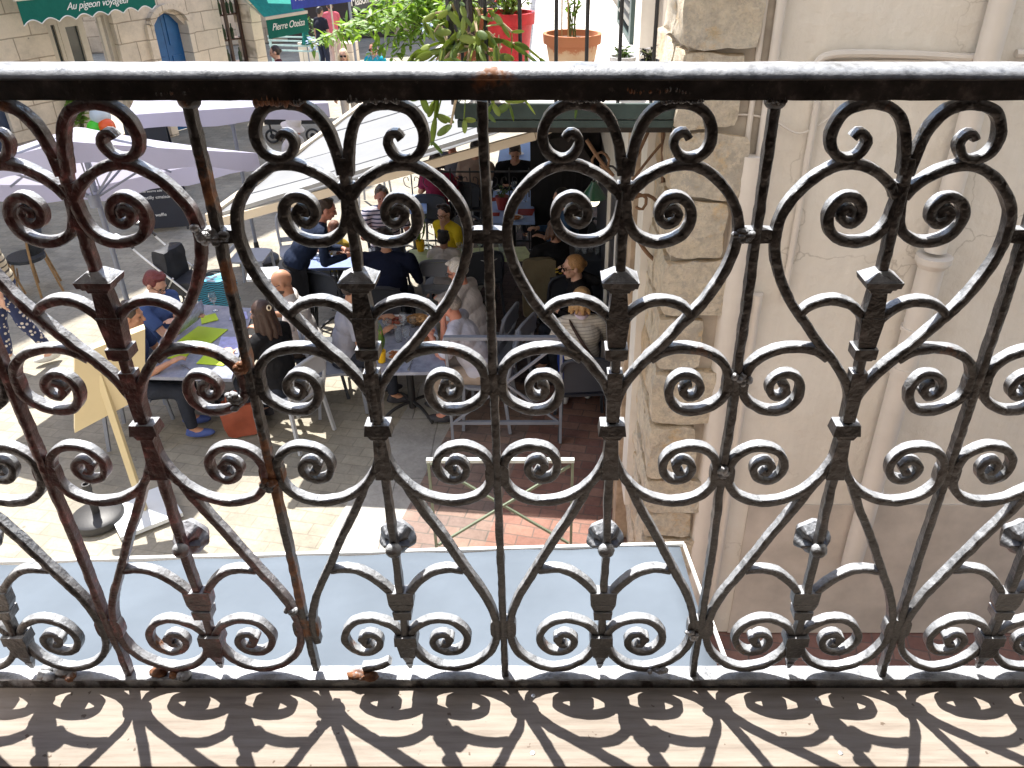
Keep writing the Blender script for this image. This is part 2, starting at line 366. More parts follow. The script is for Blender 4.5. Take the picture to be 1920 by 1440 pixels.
# wine shop: maroon fascia, shelves, bottles
mb = MB(); f0 = L(412, 20)[0]; f1 = wB + 0.2
mb.box(((f0 + f1) / 2, -0.05, wz + 0.42), (f1 - f0, 0.10, 0.92)); fs = mb.build('shop_fascia', M['maroon'], B1, smooth=False)
mb = MB()
for k in (0, 1): 
    mb = MB(); c = Vector((f0 + 0.42 + k * 0.55, -0.112, wz + 0.36)); mb.tube([c + Vector((math.cos(t) * 0.17, 0, math.sin(t) * 0.28)) for t in [2 * math.pi * j / 20 for j in range(21)]], 0.022, 6); mb.build('lettering', mat('gold leaf', (0.6, 0.5, 0.32), 0.5), fs)
mb = MB()
for zz in (0.5, 1.0, 1.5, 2.0): mb.box(((wA + wB) / 2, 0.45, zz), (wB - wA, 0.28, 0.03))
for xx in (wA + 0.05, (wA + wB) / 2, wB - 0.05): mb.box((xx, 0.3, wz / 2), (0.06, 0.06, wz))
shf = mb.build('shelf', mat('dark wood', (0.07, 0.035, 0.025), 0.5), B1, smooth=False)
mb = MB()
x = wA + 0.15
while x < wB - 0.1:
    for zz in (0.515, 1.015, 1.515, 2.015):
        if random.random() < 0.75: mb.lathe([(0.035, 0), (0.037, 0.19), (0.014, 0.23), (0.014, 0.30)], (x, 0.38, zz), 8)
    x += 0.11
mb.build('bottle', mat('green wine glass', (0.06, 0.09, 0.05), 0.15), shf)['kind'] = 'stuff'
# house number plaque
pn = empty('number_plaque', fac(*L(285, 83), 0.02), frz, 'small dark blue enamel plaque numbered 10 beside the blue door', 'plaque')
MB().box((0, 0, 0), (0.17, 0.015, 0.15)).build('plate', mat('navy enamel', (0.012, 0.02, 0.06), 0.3), pn, smooth=False)
def text(body, size, parent, loc, rot, m, name='lettering', font=None, ext=0.002, align='CENTER', shear=0.0, space=1.0):
    cu = bpy.data.curves.new('txt', 'FONT'); cu.body = body; cu.size = size; cu.extrude = ext; cu.align_x = align; cu.align_y = 'CENTER'; cu.shear = shear; cu.space_character = space
    t = bpy.data.objects.new('txt', cu); COL.objects.link(t)
    dg = bpy.context.evaluated_depsgraph_get(); me = bpy.data.meshes.new_from_object(t.evaluated_get(dg)); bpy.data.objects.remove(t)
    me.materials.clear(); me.materials.append(m)
    o = bpy.data.objects.new(name, me); COL.objects.link(o); o.parent = parent; o.location = loc; o.rotation_euler = rot
    return o
text('10', 0.13, pn, (0, -0.012, 0), (R(90), 0, 0), M['white'])

# shop awnings on that facade: local frame x along, y out towards street negative, z up
def scallop_awning(name, s0, s1, zw, out, zf, valh, mt, mv, label, words, wsize, sag=0.05, wx=0.5, scal=True, slantfont=0.25, parentF=True, roll=0.0):
    e = empty(name, F0, frz, label, 'awning')
    mb = MB(); n = 40
    for yy, zz, y2, z2 in ((0, zw, -out, zf),):
        mb.add([(s0, yy, zz), (s1, yy, zz), (s1, y2, z2), (s0, y2, z2), (s0, yy, zz - 0.006), (s1, yy, zz - 0.006), (s1, y2, z2 - 0.006), (s0, y2, z2 - 0.006)], [(0, 1, 2, 3), (7, 6, 5, 4), (0, 3, 7, 4), (1, 5, 6, 2)])
    mb.build('canopy', mt, e, smooth=False)
    mb = MB(); vs = []; N = 120
    for i in range(N + 1):
        x = s0 + (s1 - s0) * i / N; d = valh - (0.07 * abs(math.sin((x - s0) * math.pi / 0.3)) if scal else 0)
        for y in (-out - 0.012, -out - 0.018): vs += [(x, y, zf - 0.03), (x, y, zf - 0.03 - d)]
    fs = []
    for i in range(N):
        a = i * 4; fs += [(a, a + 1, a + 5, a + 4), (a + 2, a + 6, a + 7, a + 3), (a + 1, a + 3, a + 7, a + 5)]
    mb.add(vs, fs); va = mb.build('valance', mv, e, smooth=False)
    if scal:
        mb = MB(); mb.tube([(s0 + (s1 - s0) * i / N, -out - 0.015, zf - 0.03 - valh + 0.07 * abs(math.sin(((s1 - s0) * i / N) * math.pi / 0.3))) for i in range(N + 1)], 0.009, 5); mb.build('piping', M['white'], va)
    mb = MB(); mb.box(((s0 + s1) / 2, -out, zf - 0.01), (s1 - s0 + 0.04, 0.06, 0.06)); mb.build('front_bar', M['cream'], e, smooth=False)
    for sx in (s0 + 0.05, s1 - 0.05):
        mb = MB(); mb.bar((sx, 0, zw - 0.35), (sx, -out, zf - 0.03), 0.035); mb.build('arm', M['cream'], e)
    if words: text(words, wsize, va, (s0 + (s1 - s0) * wx, -out - 0.022, zf - 0.03 - valh * 0.45), (R(90), 0, 0), M['white'], shear=slantfont, space=0.95)
    return e
M['green_canvas'] = fabric('bright green canvas', (0.02, 0.30, 0.24), thin=0.15); M['dgreen_canvas'] = fabric('dark green canvas', (0.012, 0.13, 0.10))
s0, _ = L(38, 30, 1.0); s1, _ = L(290, 5, 1.0); za = L(48, 47, 1.0)[1]
scallop_awning('shop_awning', s0, s1, za + 0.85, 1.0, za + 0.38, 0.36, M['green_canvas'], M['dgreen_canvas'], 'scalloped dark green shop awning with white script over the cream glazed door', 'Au pigeon voyageur', 0.155, wx=0.55, slantfont=0.45)
s0, _ = L(508, 60, 1.1); s1 = L(577, 45, 1.1)[0]; za = L(510, 72, 1.1)[1]
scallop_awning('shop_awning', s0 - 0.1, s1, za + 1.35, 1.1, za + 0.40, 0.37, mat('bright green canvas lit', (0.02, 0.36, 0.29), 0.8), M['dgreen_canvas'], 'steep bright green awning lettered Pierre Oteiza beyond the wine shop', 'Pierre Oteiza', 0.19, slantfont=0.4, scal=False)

# unseen house, added to bounce warm sunlight onto the ashlar facade
OB = empty('light_bounce_house', (2.2, 9.6, 0), frz, 'unseen pale house added behind the wing to bounce sunlight onto the ashlar facade', 'building')
mb = MB(); mb.box((13, -3.0, 6), (26, 6, 12)); mb.build('wall', mat('pale bounce plaster', (0.80, 0.70, 0.56), 0.85, 0.06, 2), OB, smooth=False)
mb = MB(); mb.box((13, -3.0, 12.3), (26.6, 6.6, 0.5)); mb.build('roof', mat('clay tiles', (0.35, 0.14, 0.08), 0.9, 0.3, 5), OB, smooth=False)
# far building behind with blue awning and dark sign
B2o = atz(610, 88, 0.0)
e2 = empty('shop_building', B2o + Vector((0, 1.6, 0)), R(22), 'distant shopfront building behind the blue awning', 'building')
mb = MB(); mb.box((0, 1.5, 4), (16, 3, 8)); mb.build('wall', M['ashlar2'], e2, smooth=False)
mb = MB(); mb.box((0.2, -0.03, 1.2), (3.6, 0.06, 2.4)); mb.box((4.2, -0.03, 1.2), (3.0, 0.06, 2.4)); mb.build('shop_window', M['dark'], e2, smooth=False)
def far_awning(name, pxl, pyl, pxr, pyr, z, dz, label, words, size, m, D=None):
    a = atz(pxl, pyl, z); b = atz(pxr, pyr, z); e = empty(name, a, math.atan2(b.y - a.y, b.x - a.x), label, 'awning'); Lh = (b - a).length
    mb = MB(); mb.box((Lh / 2, 0, dz / 2), (Lh, 0.02, dz)); v = mb.build('valance', m, e, smooth=False)
    mb = MB(); mb.add([(0, 0, dz), (Lh, 0, dz), (Lh, 1.6, dz + 0.7), (0, 1.6, dz + 0.7), (0, 0, dz - 0.02), (Lh, 0, dz - 0.02), (Lh, 1.6, dz + 0.68), (0, 1.6, dz + 0.68)], [(0, 1, 2, 3), (7, 6, 5, 4), (0, 4, 5, 1), (1, 5, 6, 2), (2, 6, 7, 3), (3, 7, 4, 0)]); mb.build('canopy', m, e, smooth=False)
    text(words, size, v, (Lh * 0.55, -0.014, dz * 0.5), (R(90), 0, 0), M['white'], space=0.9)
    return e
far_awning('shop_awning', 548, 18, 665, 2, 2.25, 0.40, 'long royal blue awning lettered in white capitals at the far end of the street', 'AUX PIGNONS BLANCS', 0.18, mat('royal blue canvas', (0.03, 0.06, 0.42), 0.7))
far_awning('shop_awning', 664, 20, 715, 8, 2.25, 0.34, 'small charcoal awning lettered Maison Adam right of the blue awning', 'Maison ADAM', 0.27, mat('charcoal canvas', (0.03, 0.035, 0.04), 0.7))

# --- projecting wing on the right: white rendered wall facing us, stone quoin, side wall running back
WX, WY = 0.61, 2.82
M['render'], nt_, bs_ = new_mat('off-white lime render')
v_ = coords(nt_); n_ = fnoise(nt_, v_, 1.3, 6, 0.6); n2_ = fnoise(nt_, v_, 14, 5, 0.6)
sx_ = coords(nt_, scale=(4, 4, 0.5)); st_ = fnoise(nt_, sx_, 1.6, 5, 0.7)
c_ = ramp(nt_, n_, [(0.3, (0.70, 0.65, 0.575)), (0.7, (0.80, 0.765, 0.70))]); c_ = mixc(nt_, 0.5, c_, ramp(nt_, st_, [(0.3, 0.8), (0.65, 1.0)]), 'MULTIPLY')
c_ = mixc(nt_, ramp(nt_, fnoise(nt_, v_, 4.5, 8, 0.75), [(0.66, 0.0), (0.69, 0.5)]), c_, (0.36, 0.30, 0.22))
vd_ = nd(nt_, 'ShaderNodeTexVoronoi', feature='DISTANCE_TO_EDGE'); vd_.inputs['Scale'].default_value = 1.1
wv_ = nd(nt_, 'ShaderNodeVectorMath', operation='MULTIPLY_ADD'); wn_ = nd(nt_, 'ShaderNodeTexNoise'); wn_.inputs['Scale'].default_value = 5; wn_.inputs['Detail'].default_value = 8; nt_.links.new(v_, wn_.inputs['Vector']); nt_.links.new(wn_.outputs['Color'], wv_.inputs[0]); wv_.inputs[1].default_value = (0.35,) * 3; nt_.links.new(v_, wv_.inputs[2]); nt_.links.new(wv_.outputs[0], vd_.inputs['Vector'])
cr_ = ramp(nt_, vd_.outputs['Distance'], [(0.0, 1.0), (0.006, 0.0)]); ck_ = nd(nt_, 'ShaderNodeMath', operation='MULTIPLY'); nt_.links.new(cr_, ck_.inputs[0]); nt_.links.new(ramp(nt_, fnoise(nt_, v_, 0.9, 3), [(0.5, 0.0), (0.6, 0.55)]), ck_.inputs[1])
c_ = mixc(nt_, ck_.outputs[0], c_, (0.30, 0.26, 0.21))
nt_.links.new(c_, bs_.inputs['Base Color']); bs_.inputs['Roughness'].default_value = 0.8; bs_.inputs['Specular IOR Level'].default_value = 0.2
b_ = bump(nt_, bs_, n2_, 0.45, 0.02); bump(nt_, bs_, fnoise(nt_, v_, 3, 3, 0.5), 0.4, 0.06, b_)
W = empty('rendered_wing', (WX, WY, 0), 0, 'off-white rendered side wing with stone quoin at its left corner', 'building')
mb = MB(); mb.box((3.45, 2.5, 6), (6.1, 5.0, 12)); mb.build('wall', M['render'], W, smooth=False)
mb = MB(); mb.box((0.5, 7.9, 6.5), (0.78, 5.6, 11)); mb.build('rear_wall', M['ashlar2'], W, smooth=False)
# quoin: individual rough blocks of yellow and grey stone bedded in mortar
M['qstone'], nt_, bs_ = new_mat('rough ochre quoin stone')
v_ = coords(nt_); oi = nd(nt_, "ShaderNodeNewGeometry")
c_ = ramp(nt_, fnoise(nt_, v_, 5.5, 8, 0.72), [(0.30, (0.58, 0.53, 0.46)), (0.45, (0.80, 0.72, 0.58)), (0.55, (0.70, 0.64, 0.54)), (0.66, (0.76, 0.58, 0.34)), (0.74, (0.5, 0.44, 0.36))])
c_ = mixc(nt_, ramp(nt_, oi.outputs['Random Per Island'], [(0.0, 0.0), (0.5, 0.15), (1.0, 0.75)]), c_, (0.62, 0.43, 0.23)); c_ = mixc(nt_, 0.7, c_, ramp(nt_, fnoise(nt_, v_, 26, 8, 0.75), [(0.35, 0.72), (0.58, 1.15)]), 'MULTIPLY'); c_ = mixc(nt_, ramp(nt_, fnoise(nt_, v_, 4, 8, 0.8), [(0.54, 0.0), (0.57, 0.75)]), c_, (0.55, 0.49, 0.41))
nt_.links.new(c_, bs_.inputs['Base Color']); bs_.inputs['Roughness'].default_value = 0.9
b_ = bump(nt_, bs_, fnoise(nt_, v_, 13, 8, 0.72), 1.0, 0.06); bump(nt_, bs_, fnoise(nt_, v_, 60, 4, 0.6), 0.5, 0.006, b_)
M['mortar'] = mat('grey brown mortar', (0.40, 0.35, 0.29), 0.95, 0.2, 8, 0.5)
mb = MB(); mb.box((0.2, 2.35, 6), (0.39, 4.72, 12.0)); mb.build('quoin_mortar', M['mortar'], W, smooth=False)
def rough_block(mb, c, size, seed, amp=0.022, n=(7, 2, 6)):
    x, y, z = size; nx, ny, nz = n; bm = bmesh.new(); bmesh.ops.create_cube(bm, size=1.0)
    bmesh.ops.subdivide_edges(bm, edges=bm.edges[:], cuts=6, use_grid_fill=True)
    for v in bm.verts:
        p = Vector((v.co.x * x, v.co.y * y, v.co.z * z)); r = min(x, z) * 0.5
        ax, az = abs(v.co.x) * 2, abs(v.co.z) * 2
        k = max(0, (ax ** 6 + az ** 6) - 1) * 0.06
        p.x *= 1 - k; p.z *= 1 - k; p.y *= 1 - k * 0.4
        q = noise.noise_vector(p * 7 + Vector((seed * 3.1, seed, 0))); q2 = noise.noise_vector(p * 22 + Vector((seed * 5.1, seed, 0)))
        v.co = p + q * amp + q2 * amp * 0.35
    bm.verts.index_update(); mb.add([Vector(c) + v.co for v in bm.verts], [[v.index for v in f.verts] for f in bm.faces]); bm.free()
z = 0.05; k = 0; rnd = random.Random(3)
while z < 6.0:
    h = rnd.uniform(0.20, 0.38); wd = rnd.uniform(0.22, 0.30) if k % 2 else rnd.uniform(0.33, 0.46)
    mb = MB(); rough_block(mb, (wd / 2 - 0.03, -0.02 + 0.12, z + h / 2), (wd, 0.30, h - 0.02), k + 1)
    dd = 0.62 if k % 2 else 0.34                                  # return block on the side face
    rough_block(mb, (0.02, 0.26 + dd / 2, z + h / 2), (0.10, dd - 0.03, h - 0.025), k + 40)
    ob = mb.build('quoin_stone', M['qstone'], W); z += h; k += 1
# timber and stone shop front on the side wall
M['oldwood'] = mat('weathered pale timber', (0.42, 0.33, 0.24), 0.8, 0.35, 9, 0.5); M['wpaint'] = mat('white painted timber', (0.72, 0.69, 0.63), 0.6, 0.1, 5, 0.3)
mb = MB(); 
for yy, ww in ((1.02, 0.20), (1.34, 0.16)): mb.box((-0.03, yy, 1.65), (0.12, ww, 3.3))
mb.build('timber_post', M['oldwood'], W, smooth=False)
mb = MB(); mb.box((-0.04, 0.72, 1.9), (0.06, 0.26, 2.6)); mb.box((-0.04, 1.60, 1.7), (0.08, 0.20, 3.0)); mb.box((-0.03, 3.4, 2.6), (0.06, 3.2, 0.9)); mb.build('white_panel', M['wpaint'], W, smooth=False)
mb = MB(); mb.box((-0.02, 3.3, 1.1), (0.05, 3.1, 2.2)); mb.build('shop_door', mat('black shopfront', (0.03, 0.032, 0.04), 0.4), W, smooth=False)
mb = MB(); mb.box((-0.045, 2.25, 1.1), (0.05, 0.08, 2.2)); mb.box((-0.045, 3.15, 1.1), (0.05, 0.08, 2.2)); mb.build('door_frame', M['wpaint'], W, smooth=False)
# things on the upper side wall behind the balcony: dark louvred shutter and white window frame
mb = MB(); 
for k in range(16): mb.box((-0.06, 2.2, 3.5 + k * 0.07), (0.05, 0.85, 0.045), ry=R(35))
frm = MB(); 
for yy in (1.72, 2.68): frm.box((-0.055, yy, 4.1), (0.07, 0.10, 1.5))
frm.box((-0.055, 2.2, 3.38), (0.07, 0.86, 0.10)); frm.box((-0.055, 2.2, 4.7), (0.07, 0.86, 0.10))
sh = frm.build('shutter', mat('dark green shutter paint', (0.05, 0.085, 0.08), 0.5), W, smooth=False); mb.build('louvre', mat('dusty shutter slats', (0.16, 0.15, 0.13), 0.6), sh, smooth=False)
mb = MB(); mb.box((-0.05, 1.25, 4.1), (0.08, 0.34, 2.0)); mb.build('window_frame', M['wpaint'], W, smooth=False)
# pipes and conduits on the white wall (local to the wing)
def pw(px, py, o=0.0): p = aty(px, py, WY - o); return Vector((p.x - WX, -o, p.z))
M['pipe'] = mat('painted pipe', (0.64, 0.59, 0.53), 0.55, 0.07, 4, 0.25)
mb = MB(); a = pw(1880, 0, 0.06); b = pw(1765, 470, 0.06); mb.tube([a + Vector((0, 0, 3)), Vector((a.x, a.y, b.z))], 0.052, 20); up = mb.build('downpipe', M['pipe'], W)
mb = MB(); zt = pw(1765, 478, 0.06).z; mb.lathe([(0.085, 0), (0.085, -0.03), (0.074, -0.035), (0.072, -0.05), (0.062, -0.06), (0.060, -zt + 0.66)], (a.x, -0.068, zt), 20)
mb.lathe([(0.066, 0), (0.066, 0.05)], (a.x, -0.068, pw(1700, 700, 0.06).z), 20)
mb.build('downpipe', M['pipe'], W)
mb = MB(); zc = pw(1690, 103).z
pts = catmull([pw(1478, 175, .02), pw(1525, 125, .02), pw(1562, 102, .02), pw(1700, 102, .02), pw(1820, 108, .02), pw(1845, 100, .02)], 0.02); mb.tube(pts, 0.017, 8)
pts = catmull([pw(1545, 118, .012), pw(1700, 114, .012), pw(1830, 118, .012)], 0.03); mb.tube(pts, 0.007, 6)
mb.tube([pw(1905, 100, .02), pw(2100, 104, .02)], 0.017, 8)
mb.build('conduit', M['pipe'], W)
for (p0, p1, r, y0) in (((1437, 0), (1395, 300), 0.013, 0.02), ((1465, 0), (1425, 300), 0.022, 0.03), ((1532, 190), (1470, 560), 0.016, 0.02)):
    t_ = pw(*p0, y0); b_ = pw(*p1, y0); mb = MB(); xt = (t_.x + b_.x) / 2; mb.tube([(xt, t_.y, t_.z + (2 if p0[1] == 0 else 0)), (xt, t_.y, b_.z)], r, 10); mb.build('conduit', M['pipe'], W)
mb = MB(); mb.tube(catmull([pw(1262, 285, .03), pw(1310, 262, .02), pw(1370, 218, .02), pw(1440, 222, .02), pw(1500, 250, .02), pw(1560, 215, .02), pw(1566, 190, .02)], 0.02), 0.0045, 5); mb.build('cable', M['pipe'], W)
for xx, zz, r_ in ((a.x, 3.9, .055), (a.x, 5.0, .055), (a.x, 1.25, .063), (a.x, 2.3, .063)):
    mb = MB(); mb.lathe([(r_, 0), (r_ + .006, .003), (r_ + .006, .022), (r_, .025)], (xx, -0.066, zz), 20); mb.box((xx, -0.01, zz + .012), (.03, .05, .02)); mb.build('pipe_clip', M['pipe'], W)
# broad half-round casing and the flat channel beside it
cz1 = pw(1400, 292, .04).z; cx = (pw(1405, 320, .04).x + pw(1335, 960, .04).x) / 2
def casing(x0, x1, z0, z1, d, mt=M['pipe']):
    mb = MB(); n = 12; vs = []; fs = []
    for z in (z0, z1):
        for i in range(n + 1):
            t = i / n; vs.append((x0 + (x1 - x0) * t, -0.004 - d * math.sin(math.pi * t) ** 0.45, z))
    for i in range(n): fs.append((i, i + 1, n + 2 + i, n + 1 + i))
    fs += [tuple(range(n, -1, -1)), tuple(range(n + 1, 2 * n + 2))]; mb.add(vs, fs); return mb.build('pipe_casing', mt, W)
xa, xb = pw(1385, 300, .05).x, pw(1444, 300, .05).x; casing(xa, xb, 0.25, cz1, 0.075)
xa2, xb2 = xb + 0.012, xb + 0.075; casing(xa2, xb2, 0.02, cz1 - 0.7, 0.05)
# low shade step put into the colour of a thin plinth box
mb = MB(); mb.box((3.2, -0.005, 0.55), (5.2, 0.010, 1.10)); mb.build('base_band', mat('shade-toned render', (0.54, 0.485, 0.43), 0.85, 0.2, 3, 0.5), W, smooth=False)

# --- our own building: wall under and round the window we look from
M['ownwall'] = mat('own facade render', (0.62, 0.58, 0.52), 0.8, 0.08, 2, 0.4)
OW = empty('own_house', (0, 0, 0), 0, 'rendered house wall around the window behind the wooden sill', 'building')
WB = -0.15; wt = 0.28; BZ = 3.05
mb = MB()
for (x0, x1, z0, z1) in ((-12, 9, -0.02, BZ - 0.05), (-12, -0.93, BZ - 0.05, 12), (1.35, 9, BZ - 0.05, 12), (-0.93, 1.35, 5.6, 12)):
    mb.box(((x0 + x1) / 2, WB - wt / 2 - 0.02, (z0 + z1) / 2), (x1 - x0, wt, z1 - z0))
mb.build('wall', M['ownwall'], OW, smooth=False)
mb = MB(); mb.box((0.2, -2.0, BZ - 0.12), (5, 3.0, 0.1)); mb.box((0.2, -3.5, 4.6), (5, 0.1, 3.2)); mb.box((-2.3, -2, 4.6), (0.1, 3, 3.2)); mb.box((2.7, -2, 4.6), (0.1, 3, 3.2)); mb.box((0.2, -2, 6.2), (5, 3, 0.1))
mb.build('room', mat('dim room', (0.20, 0.15, 0.12), 0.8, 0.2, 2), OW, smooth=False)
mb = MB(); mb.box((-0.875, -0.17, 4.3), (0.06, 0.10, 2.6)); mb.build('window_jamb', mat('red brown joinery', (0.20, 0.045, 0.03), 0.45, 0.2, 8), OW, smooth=False)
# ================================================================== RAILING
RY = -0.0075                                     # front plane of the bars
def rp(px, py): return aty(px, py, RY)
P2 = rp(906, 400).x; P3 = rp(1437, 400).x        # post centres
PITCHX = 0.5 * ((rp(1305, 1200).x - rp(945, 1200).x) + (rp(1446, 300).x - rp(903, 300).x)); 
XS = (rp(1174, 300).x + rp(1128, 1200).x) / 2     # stem axis
XP = XS - PITCHX / 2
def tr(pts):                                     # traced left half of one cell, as offsets from the stem axis
    out = []
    for px, py in pts:
        p = rp(px, py); out.append(Vector((p.x - XS, 0, p.z)))
    return out
def stem(py):  return Vector((0, 0, rp(1128, py).z))
A = tr([(1167, 330), (1163, 285), (1153, 242), (1132, 211), (1100, 197), (1066, 198), (1037, 212), (1021, 240), (1019, 268), (1031, 291), (1055, 301), (1076, 293), (1088, 271), (1082, 255), (1069, 252), (1061, 262)])
B = tr([(1163, 372), (1152, 355), (1127, 333), (1094, 316), (1057, 311), (1026, 321), (996, 342), (972, 370), (957, 397), (951, 425), (951, 450), (956, 478), (965, 505), (979, 535), (996, 563), (1015, 588), (1037, 612), (1056, 634), (1074, 654), (1098, 677), (1119, 702), (1134, 725), (1144, 750), (1150, 790)])
C = tr([(1168, 345), (1166, 385), (1158, 418), (1142, 442), (1112, 456), (1080, 455), (1054, 441), (1042, 415), (1047, 389), (1066, 373), (1088, 375), (1102, 392), (1101, 412), (1087, 423), (1071, 417), (1066, 403), (1075, 393), (1085, 398), (1083, 408)])
D = tr([(1152, 622), (1140, 596), (1118, 577), (1094, 568), (1071, 567), (1047, 573), (1031, 583), (1019, 597)])
E = tr([(1090, 676), (1066, 662), (1032, 656), (998, 659), (970, 669), (951, 684), (941, 703), (940, 725), (946, 747), (966, 763), (993, 773), (1022, 772), (1042, 757), (1049, 736), (1043, 716), (1029, 706), (1010, 706), (995, 716), (990, 731), (998, 744), (1012, 747), (1022, 737), (1019, 724), (1008, 721)])
F = tr([(1147, 815), (1142, 850), (1131, 877), (1117, 899), (1098, 918), (1077, 931), (1049, 941), (1022, 945), (997, 943), (973, 935), (956, 922), (946, 905), (944, 884), (948, 866), (961, 852), (981, 843), (1004, 842), (1028, 849), (1043, 865), (1045, 883), (1035, 898), (1016, 904), (998, 898), (989, 883), (996, 870), (1012, 867), (1021, 877), (1015, 889), (1005, 886)])
G1 = tr([(1108, 908), (1088, 943), (1068, 974), (1047, 1004), (1029, 1033), (1011, 1062), (992, 1091), (974, 1119), (963, 1144), (957, 1167), (956, 1188), (960, 1207)])
G2 = tr([(960, 1207), (969, 1223), (986, 1238), (1010, 1250), (1037, 1256), (1067, 1253), (1089, 1244), (1106, 1230), (1117, 1213)])
G3 = tr([(1120, 1200), (1115, 1188), (1102, 1176), (1080, 1167), (1057, 1165), (1034, 1171), (1018, 1185), (1012, 1200), (1019, 1215), (1036, 1225), (1057, 1225), (1073, 1217), (1078, 1205), (1070, 1195), (1055, 1193), (1046, 1202), (1052, 1212), (1062, 1210)])
Hh = tr([(1126, 1140), (1120, 1125), (1110, 1109), (1096, 1095), (1080, 1083), (1061, 1074), (1038, 1071), (1010, 1074)])
BW, BD = 0.0116, 0.0152
def taper(n, w0, w1, tail=0.35): return [w0 if i < n * (1 - tail) else w0 + (w1 - w0) * ((i - n * (1 - tail)) / (n * tail)) for i in range(n)]
zt_ = rp(1000, 184).z; zb_ = rp(1000, 1266).z     # underside of the handrail, top of the bottom rail
RAIL = empty('iron_railing', (0, 0, 0), 0, 'black painted wrought iron railing of scrolls and hearts, rust showing at its joints', 'railing')
def cell(idx, broken=False, mt=None):
    mt = mt or M['iron']
    x0 = XS + (idx) * PITCHX
    def mk(curves, name, side, m=mt):
        mb = MB()
        for c, tl in curves:
            pts = catmull([Vector((p.x * side, 0, p.z)) for p in c], 0.0035)
            mb.sweep(pts, BW, BD, jit=0.0008, seed=idx * 3.7 + side, widths=taper(len(pts), BW, BW * tl))
        return mb
    for side in (1, -1):
        mb = mk([(A, 0.75)], 'crest_scroll', side); mb.build('crest_scroll', mt, RAIL, loc=(x0, 0, 0))
        mb = mk([(B, 1), (C, 0.8)], 'h', side)
        c = C[-3]; mb.lathe([(0.0055, -0.007), (0.0055, 0.007)], (c.x * side, 0, c.z), 12, Matrix.Rotation(R(90), 3, 'X')); mb.build('heart_scroll', mt, RAIL, loc=(x0, 0, 0))
        mb = mk([(D, 0.8)], 'leaf', side); mb.build('leaf_arm', mt, RAIL, loc=(x0, 0, 0))
        mb = mk([(E, 0.8)], 's', side); c = E[-3]; mb.lathe([(0.006, -0.0075), (0.006, 0.0075)], (c.x * side, 0, c.z), 12, Matrix.Rotation(R(90), 3, 'X')); mb.build('side_scroll', mt, RAIL, loc=(x0, 0, 0))
        mb = mk([(F, 0.8)], 'b', side); c = F[-3]; mb.lathe([(0.006, -0.0075), (0.006, 0.0075)], (c.x * side, 0, c.z), 12, Matrix.Rotation(R(90), 3, 'X')); mb.build('bell_scroll', mt, RAIL, loc=(x0, 0, 0))
        g = [(G1, 1), (G3, 0.9)] + ([] if (broken and side == 1) else [(G2, 1)])
        if broken and side == 1: g.append((G2[4:7] , 0.8))
        mb = mk(g, 'g', side); c = G3[-3]; mb.lathe([(0.0075, -0.008), (0.0075, 0.008)], (c.x * side, 0, c.z + 0.002), 14, Matrix.Rotation(R(90), 3, 'X')); mb.build('foot_scroll', mt, RAIL, loc=(x0, 0, 0))
        mb = mk([(Hh, 0.8)], 'hh', side); mb.build('leaf_arm', mt, RAIL, loc=(x0, 0, 0))
    # central stem with its vases, collars and finial
    def z(py): return rp(1128, py).z
    mb = MB()
    prof = [(285, .012), (300, .0125), (345, .0125), (430, .0105), (510, .0095), (520, .014), (527, .022)]
    def slab(py0, py1, w0, w1, d0, d1=None):
        d1 = d1 or d0; a, b = z(py0), z(py1)
        mb.add([(-w0, -d0, a), (w0, -d0, a), (w0, d0, a), (-w0, d0, a), (-w1, -d1, b), (w1, -d1, b), (w1, d1, b), (-w1, d1, b)], [(0, 1, 2, 3), (7, 6, 5, 4), (0, 4, 5, 1), (1, 5, 6, 2), (2, 6, 7, 3), (3, 7, 4, 0)])
    pts = [Vector((0, 0, z(py))) for py in range(296, 1200, 12)]
    mb.sweep(pts, 0.0115, 0.0155, jit=0.0012, seed=idx + 9)
    slab(509, 524, .007, .021, .0088, .018); slab(524, 536, .0225, .0205, .019, .018); slab(536, 541, .019, .016, .015); slab(541, 548, .014, .012, .012)
    slab(548, 600, .0095, .0125, .0095); slab(596, 652, .0148, .0112, .0100, .0095); slab(653, 672, .0145, .0140, .0125); slab(672, 676, .012, .0095, .0105)
    slab(700, 792, .0100, .0085, .0088); slab(796, 815, .0165, .0185, .011, .0135); slab(815, 823, .0150, .0105, .012); slab(823, 900, .0085, .0125, .009)
    slab(1112, 1134, .0205, .0195, .0095); slab(1134, 1144, .0195, .0150, .0095); slab(1146, 1160, .0150, .0135, .0115)
    slab(1192, 1208, .0175, .0185, .0135); slab(1208, 1232, .0155, .0120, .012, .010); slab(1232, 1246, .0100, .0055, .009, .005); slab(1246, 1258, .006, .0025, .006, .0025)
    o = mb.build('stem', mt, RAIL, loc=(x0, 0, 0)); bv_ = o.modifiers.new('b', 'BEVEL'); bv_.width = 0.0024; bv_.segments = 2; bv_.limit_method = 'ANGLE'; bv_.angle_limit = R(40)
    # rosette on the far side and the boss on the near side
    mb = MB(); zr = z(1034); vs = []
    for r_, y_ in ((0.004, 0.008), (0.020, 0.012), (0.0285, 0.024), (0.024, 0.036), (0.004, 0.042)):
        for k in range(28):
            t = 2 * math.pi * k / 28; rr_ = r_ * (0.86 + 0.16 * abs(math.cos(t * 2.5 + 0.4))); vs.append((math.cos(t) * rr_, y_ + 0.003 * math.sin(t * 5), zr + math.sin(t) * rr_ * 1.08))
    fs = [(a * 28 + k, a * 28 + (k + 1) % 28, (a + 1) * 28 + (k + 1) % 28, (a + 1) * 28 + k) for a in range(4) for k in range(28)] + [tuple(range(27, -1, -1)), tuple(range(112, 140))]
    mb.add(vs, fs); mb.build('rosette', mt, RAIL, loc=(x0, 0, 0))
